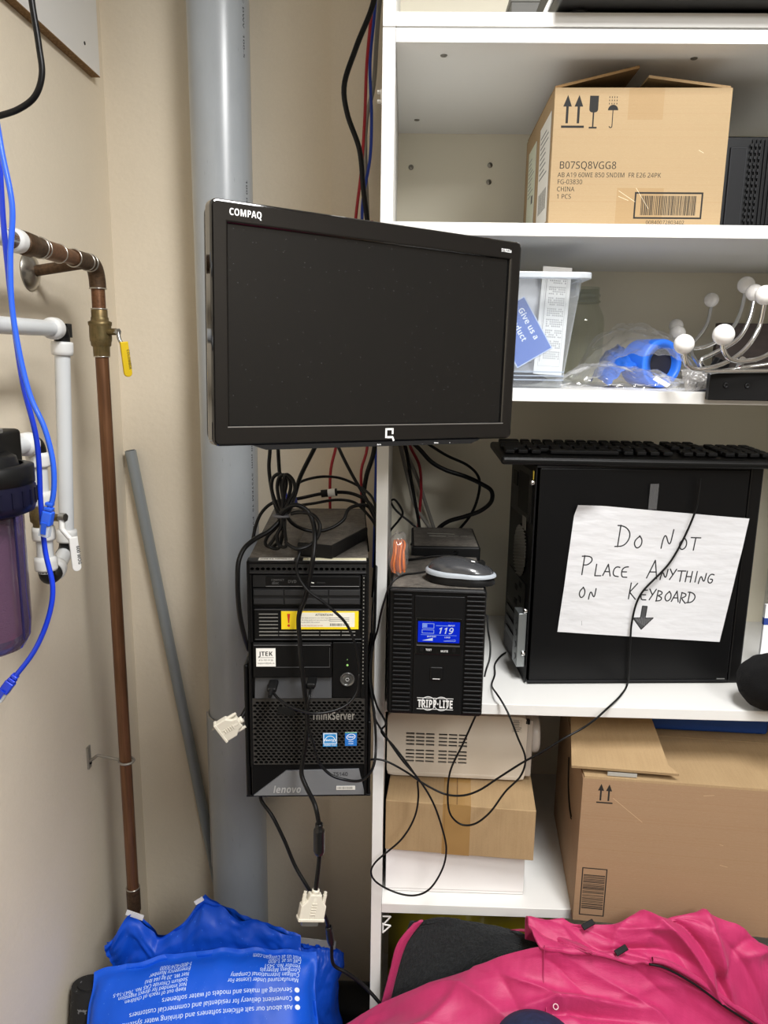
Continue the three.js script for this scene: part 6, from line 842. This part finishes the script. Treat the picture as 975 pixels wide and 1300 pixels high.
  mThin: [[0.035,1.244,-1.46],[0.059,1.228,-1.465],[0.086,1.212,-1.47],[0.125,1.194,-1.475],[0.145,1.176,-1.48],[0.152,1.157,-1.485],[0.148,1.12,-1.49],[0.137,1.09,-1.495],[0.115,1.058,-1.5]],
  mGreyA: [[-0.012,1.248,-1.5],[-0.005,1.22,-1.5],[0.012,1.155,-1.5],[0.026,1.106,-1.5],[0.057,1.06,-1.5],[0.067,1.04,-1.5]],
  mGreyB: [[-0.003,1.247,-1.52],[0.004,1.218,-1.52],[0.032,1.152,-1.52],[0.049,1.103,-1.52],[0.066,1.054,-1.52],[0.071,1.036,-1.52]],
  mBlack: [[-0.003,1.252,-1.47],[0.005,1.224,-1.47],[0.015,1.17,-1.47],[0.024,1.125,-1.47],[0.033,1.08,-1.47],[0.037,1.05,-1.47]],
  mRed: [[0.004,1.246,-1.5],[0.015,1.222,-1.5],[0.032,1.188,-1.5],[0.037,1.139,-1.5],[0.035,1.096,-1.5],[0.033,1.063,-1.5],[0.032,1.046,-1.5]],
  mLoop: [[-0.027,1.061,-1.42],[-0.022,1.072,-1.42],[-0.006,1.093,-1.42],[0.001,1.106,-1.42],[-0.005,1.121,-1.42],[-0.016,1.133,-1.42],[-0.022,1.13,-1.42],[-0.015,1.116,-1.42],[-0.003,1.104,-1.42],[0.016,1.089,-1.42],[0.035,1.071,-1.42],[0.042,1.059,-1.42]],
  modemCord: [[0.016,1.076,-1.3],[0.052,1.076,-1.289],[0.083,1.074,-1.277],[0.096,1.072,-1.266],[0.082,1.07,-1.254],[0.051,1.07,-1.243],[0.024,1.068,-1.231],[0.01,1.069,-1.22]],
  lowLeft: [[-0.222,0.699,-1.12],[-0.222,0.684,-1.12],[-0.203,0.663,-1.11],[-0.182,0.627,-1.1],[-0.162,0.585,-1.09],[-0.138,0.55,-1.08],[-0.115,0.498,-1.09],[-0.108,0.46,-1.1],[-0.104,0.43,-1.1],[-0.1,0.392,-1.1],[-0.078,0.377,-1.1],[-0.051,0.355,-1.1],[-0.02,0.327,-1.09],[0.003,0.298,-1.08]],
  dviLeft: [[-0.223,0.9,-1.06],[-0.228,0.879,-1.05],[-0.237,0.864,-1.04]],

};
const red = mat(0xa01523, 0.45), blue = mat(0x1d3fa8, 0.42), blueNet = mat(0x1440e0, 0.35, 0, { clearcoat: 0.3 });
function cord(key, r, m, label, name = 'cable', extra) {
  const t = thing(name, label, 'cable'); part(t, 'jacket', tube(CORD[key], r, CORD[key].length * 9, r > 0.0025 ? 10 : 7), m); if (extra) extra(t, CORD[key]); return t;
}
function aim(o, from, to) { o.position.copy(V(from)); o.quaternion.setFromUnitVectors(new THREE.Vector3(0, -1, 0), V(to).sub(V(from)).normalize()); return o; }
function netPlug(t, p, body, dir) { const g = part(t, 'plug', join([move(box(0.0117, 0.022, 0.008), 0, -0.02, 0)]), mat(0xe8eef6, 0.15, 0, { transmission: 0.6, thickness: 0 })); part(g, 'boot', join([move(rbox(0.0125, 0.018, 0.011, 0.002), 0, -0.008, 0), move(rbox(0.01, 0.004, 0.009, 0.001), 0, 0.004, 0), move(rbox(0.009, 0.004, 0.008, 0.001), 0, 0.01, 0)]), body); part(g, 'latch', box(0.006, 0.015, 0.0012), body, [0, -0.02, 0.006], [0.15, 0, 0]); return aim(g, p, dir); }
function dviPlug(t, p, dir, spin = 0, size = 0.92, m = mat(0xd9d3c4, 0.45)) {
  const s = new THREE.Shape(); [[-0.0085, 0], [0.0085, 0], [0.0105, -0.008], [0.019, -0.017], [0.019, -0.036], [-0.019, -0.036], [-0.019, -0.017], [-0.0105, -0.008]].forEach(([x, y], i) => i ? s.lineTo(x, y) : s.moveTo(x, y));
  const g = part(t, 'video_plug', move(new THREE.ExtrudeGeometry(s, { depth: 0.010, bevelEnabled: true, bevelSize: 0.0015, bevelThickness: 0.002, bevelSegments: 2 }), 0, 0, -0.005), m, [0, 0, 0], [0, 0, 0], 'cream video plug');
  part(g, 'flange', rbox(0.043, 0.005, 0.0165, 0.0015), m, [0, -0.038, 0]); part(g, 'metal_shell', box(0.026, 0.008, 0.008), steel, [0, -0.0445, 0]);
  for (const x of [-0.0165, 0.0165]) part(g, 'thumb_screw', join([move(cyl(0.0032, 0.024, 12), x, -0.012, 0.0), move(cyl(0.0026, 0.004, 12), x, 0.002, 0)]), m);
  const sr = part(g, 'strain_relief', lathe([[0, 0.008], [0.0058, 0.008], [0.0062, 0.004], [0.0052, 0.0035], [0.0066, 0.0005], [0.0058, 0], [0.0075, -0.003], [0.0078, -0.014]], 20), m);
  for (let k = 0; k < 5; k++) part(g, 'grip_rib', rbox(0.0085, 0.0016, 0.0012, 0.0004), m, [0, -0.012 - k * 0.0042, 0.0075]);
  part(g, 'emblem', new THREE.TorusGeometry(0.004, 0.0004, 4, 20), m, [0, -0.032, 0.0072]); aim(g, p, dir); g.rotateY(spin); g.scale.setScalar(size); return g;
}
const ferrite = (t, p, dir, L = 0.042, r = 0.0085) => { const g = part(t, 'ferrite_bead', lathe([[0.004, 0.006], [0.0055, 0.006], [0.006, 0.002], [0.0055, 0], [r * 0.9, -0.003], [r, -0.006], [r, -L + 0.004], [r * 0.85, -L], [0.005, -L - 0.003], [0.004, -L - 0.003]], 22), mat(0x121213, 0.3, 0, { clearcoat: 0.4 })); return aim(g, p, dir); };
cord('leftBlack', 0.0037, cordBlack, 'black cable hanging in front of the white board at upper left');
cord('blueA', 0.0032, blueNet, 'long blue network cable hanging down past the water filter', 'network_cable', (t, p) => netPlug(t, p.at(-1), blueNet, [p.at(-1)[0] - 0.03, p.at(-1)[1] - 0.04, p.at(-1)[2]]));
cord('blueB', 0.0032, mat(0x2a63e6, 0.35, 0, { clearcoat: 0.3 }), 'shorter blue network cable ending at the brass shutoff valve', 'network_cable', (t, p) => netPlug(t, p.at(-1), mat(0x2a63e6, 0.35), [p.at(-1)[0] - 0.012, p.at(-1)[1] - 0.05, p.at(-1)[2]]));
cord('riserBlack', 0.0048, cordBlack, 'thick black cable rising up the wall above the monitor');
cord('riserRed', 0.003, red, 'dark red cable rising up the wall beside thick black cable');
cord('riserBlue', 0.003, blue, 'dark blue cable rising up the wall next to the upright');
cord('riserGrey', 0.0042, cordGrey, 'grey cable rising up the wall against the upright');
cord('riserRedB', 0.003, red, 'red cable dropping behind the server tower near the upright');
cord('looseA', 0.0028, cordBlack, 'leftmost black cable dropping from monitor to the coiled bundle');
cord('looseB', 0.0028, cordBlack, 'second black cable dropping from monitor to the coiled bundle');
cord('powerThick', 0.0035, cordBlack, 'thick black power cable curving down left side of server tower');
cord('arcThin', 0.0022, cordBlack, 'thin black cable arching highest over the server tower');
cord('ferriteCable', 0.0028, cordBlack, 'black cable with an inline connector arching over the server tower', 'cable', (t, p) => { const g = part(t, 'inline_connector', join([move(cyl(0.0062, 0.026, 18), 0, 0, 0)]), black); part(g, 'white_wrap', cyl(0.0064, 0.012, 18), white, [0, -0.004, 0]); aim(g, [(p[5][0] + p[6][0]) / 2, (p[5][1] + p[6][1]) / 2, p[5][2]], p[6]); const v = part(t, 'blue_plug', rbox(0.016, 0.018, 0.012, 0.002), mat(0x20309c, 0.4), [p[4][0] - 0.006, p[4][1] + 0.002, p[4][2] + 0.03], [0, 0, 0.2]); for (const s of [-1, 1]) part(v, 'thumb_screw', cyl(0.002, 0.01, 10), mat(0x2a3cb4, 0.4), [s * 0.007, 0.011, 0]); });
cord('cSix', 0.0026, cordBlack, 'black cable slanting right from the monitor to the upright');
cord('cSeven', 0.0024, cordBlack, 'black cable crossing low over the back of server tower');
cord('loopBig', 0.0028, cordBlack, 'black cable looping around the flat box on server tower');
{
  const t = thing('cable_bundle', 'coiled black cable bundle tied with a grey tie on server tower', 'cable');
  for (const k of ['bundle0', 'bundle1', 'bundle2']) part(t, 'coil', tube(CORD[k], 0.0026, 110, 8), cordBlack);
  const c = CORD.bundle0[0]; part(t, 'cable_tie', move(new THREE.TorusGeometry(0.0105, 0.0022, 8, 28), 0, 0, 0, Math.PI / 2 - 0.1), mat(0x5c5c60, 0.5), [c[0] + 0.001, c[1] - 0.001, c[2] + 0.008]);
}
cord('video', 0.0034, cordBlack, 'black video cable hanging over tower front to a cream plug', 'video_cable', (t, p) => { ferrite(t, p.at(-4), p.at(-3)); dviPlug(t, p.at(-1), [p.at(-1)[0] - 0.009, p.at(-1)[1] - 0.05, p.at(-1)[2] + 0.012], 0.35, 0.95); });
cord('loopFront', 0.0028, cordBlack, 'black cable loop at front of the coiled bundle');
cord('usbA', 0.0021, cordBlack, 'thin black cable plugged into the left port of server tower', 'usb_cable', (t, p) => { const g = part(t, 'plug', rbox(0.014, 0.026, 0.008, 0.003), black); part(g, 'sleeve', cyl(0.004, 0.016, 12, 0.0028), black, [0, 0.019, 0]); aim(g, [p.at(-1)[0] - 0.002, p.at(-1)[1] + 0.004, p.at(-1)[2] - 0.012], [p.at(-1)[0] - 0.002, p.at(-1)[1] + 0.01, p.at(-1)[2] - 0.05]); });
cord('usbB', 0.0021, cordBlack, 'thin black cable plugged into the right port of server tower', 'usb_cable', (t, p) => { const g = part(t, 'plug', rbox(0.014, 0.026, 0.008, 0.003), black); aim(g, [p[0][0], p[0][1] + 0.004, p[0][2] - 0.012], [p[0][0], p[0][1] + 0.004, p[0][2] - 0.06]); });
cord('sideA', 0.0016, cordBlack, 'thin black cable looping lowest across the white box');
mouse.attach(part(scene, 'cord', tube(CORD.mouseCord, 0.0016, 200, 7), cordBlack));
keyboard.attach(part(scene, 'cord', tube(CORD.keyboardCord, 0.0017, 240, 7), cordBlack));
cord('thinLoop', 0.0016, cordBlack, 'thin cable looping over the projector from the shelf above');
cord('upsSide', 0.0016, cordBlack, 'short thin cable on shelf at right of the battery backup');
cord('mThick', 0.0042, cordBlack, 'thick black cable bowing out behind the battery backup');
cord('mThin', 0.0028, cordBlack, 'thinner black cable crossing the thick cable behind battery backup');
cord('mGreyA', 0.0038, cordGrey, 'left grey cable dropping to the modem behind the monitor');
cord('mGreyB', 0.0038, cordGrey, 'right grey cable dropping to the modem behind the monitor');
cord('mBlack', 0.0034, cordBlack, 'black cable dropping to the modem between grey cables');
cord('mRed', 0.003, red, 'dark red cable dropping to the modem behind the monitor');
cord('mLoop', 0.0022, cordBlack, 'small twisted black cable loop beside the upright above modem');
cord('modemCord', 0.0022, cordBlack, 'thin black cord bent back on top of the modem');
cord('lowLeft', 0.003, cordBlack, 'black cable hanging below the server tower toward the jacket', 'cable', (t, p) => ferrite(t, p[7], p[8], 0.026, 0.0062));
cord('dviLeft', 0.0032, cordBlack, 'short cable with a cream plug at left of server tower', 'video_cable', (t, p) => dviPlug(t, p.at(-1), [p.at(-1)[0] - 0.05, p.at(-1)[1] - 0.03, p.at(-1)[2] + 0.01], 0.3, 0.82));

scene.traverse((o) => { if (o.isMesh) { o.castShadow = true; o.receiveShadow = true; } });
renderer.render(scene, camera);
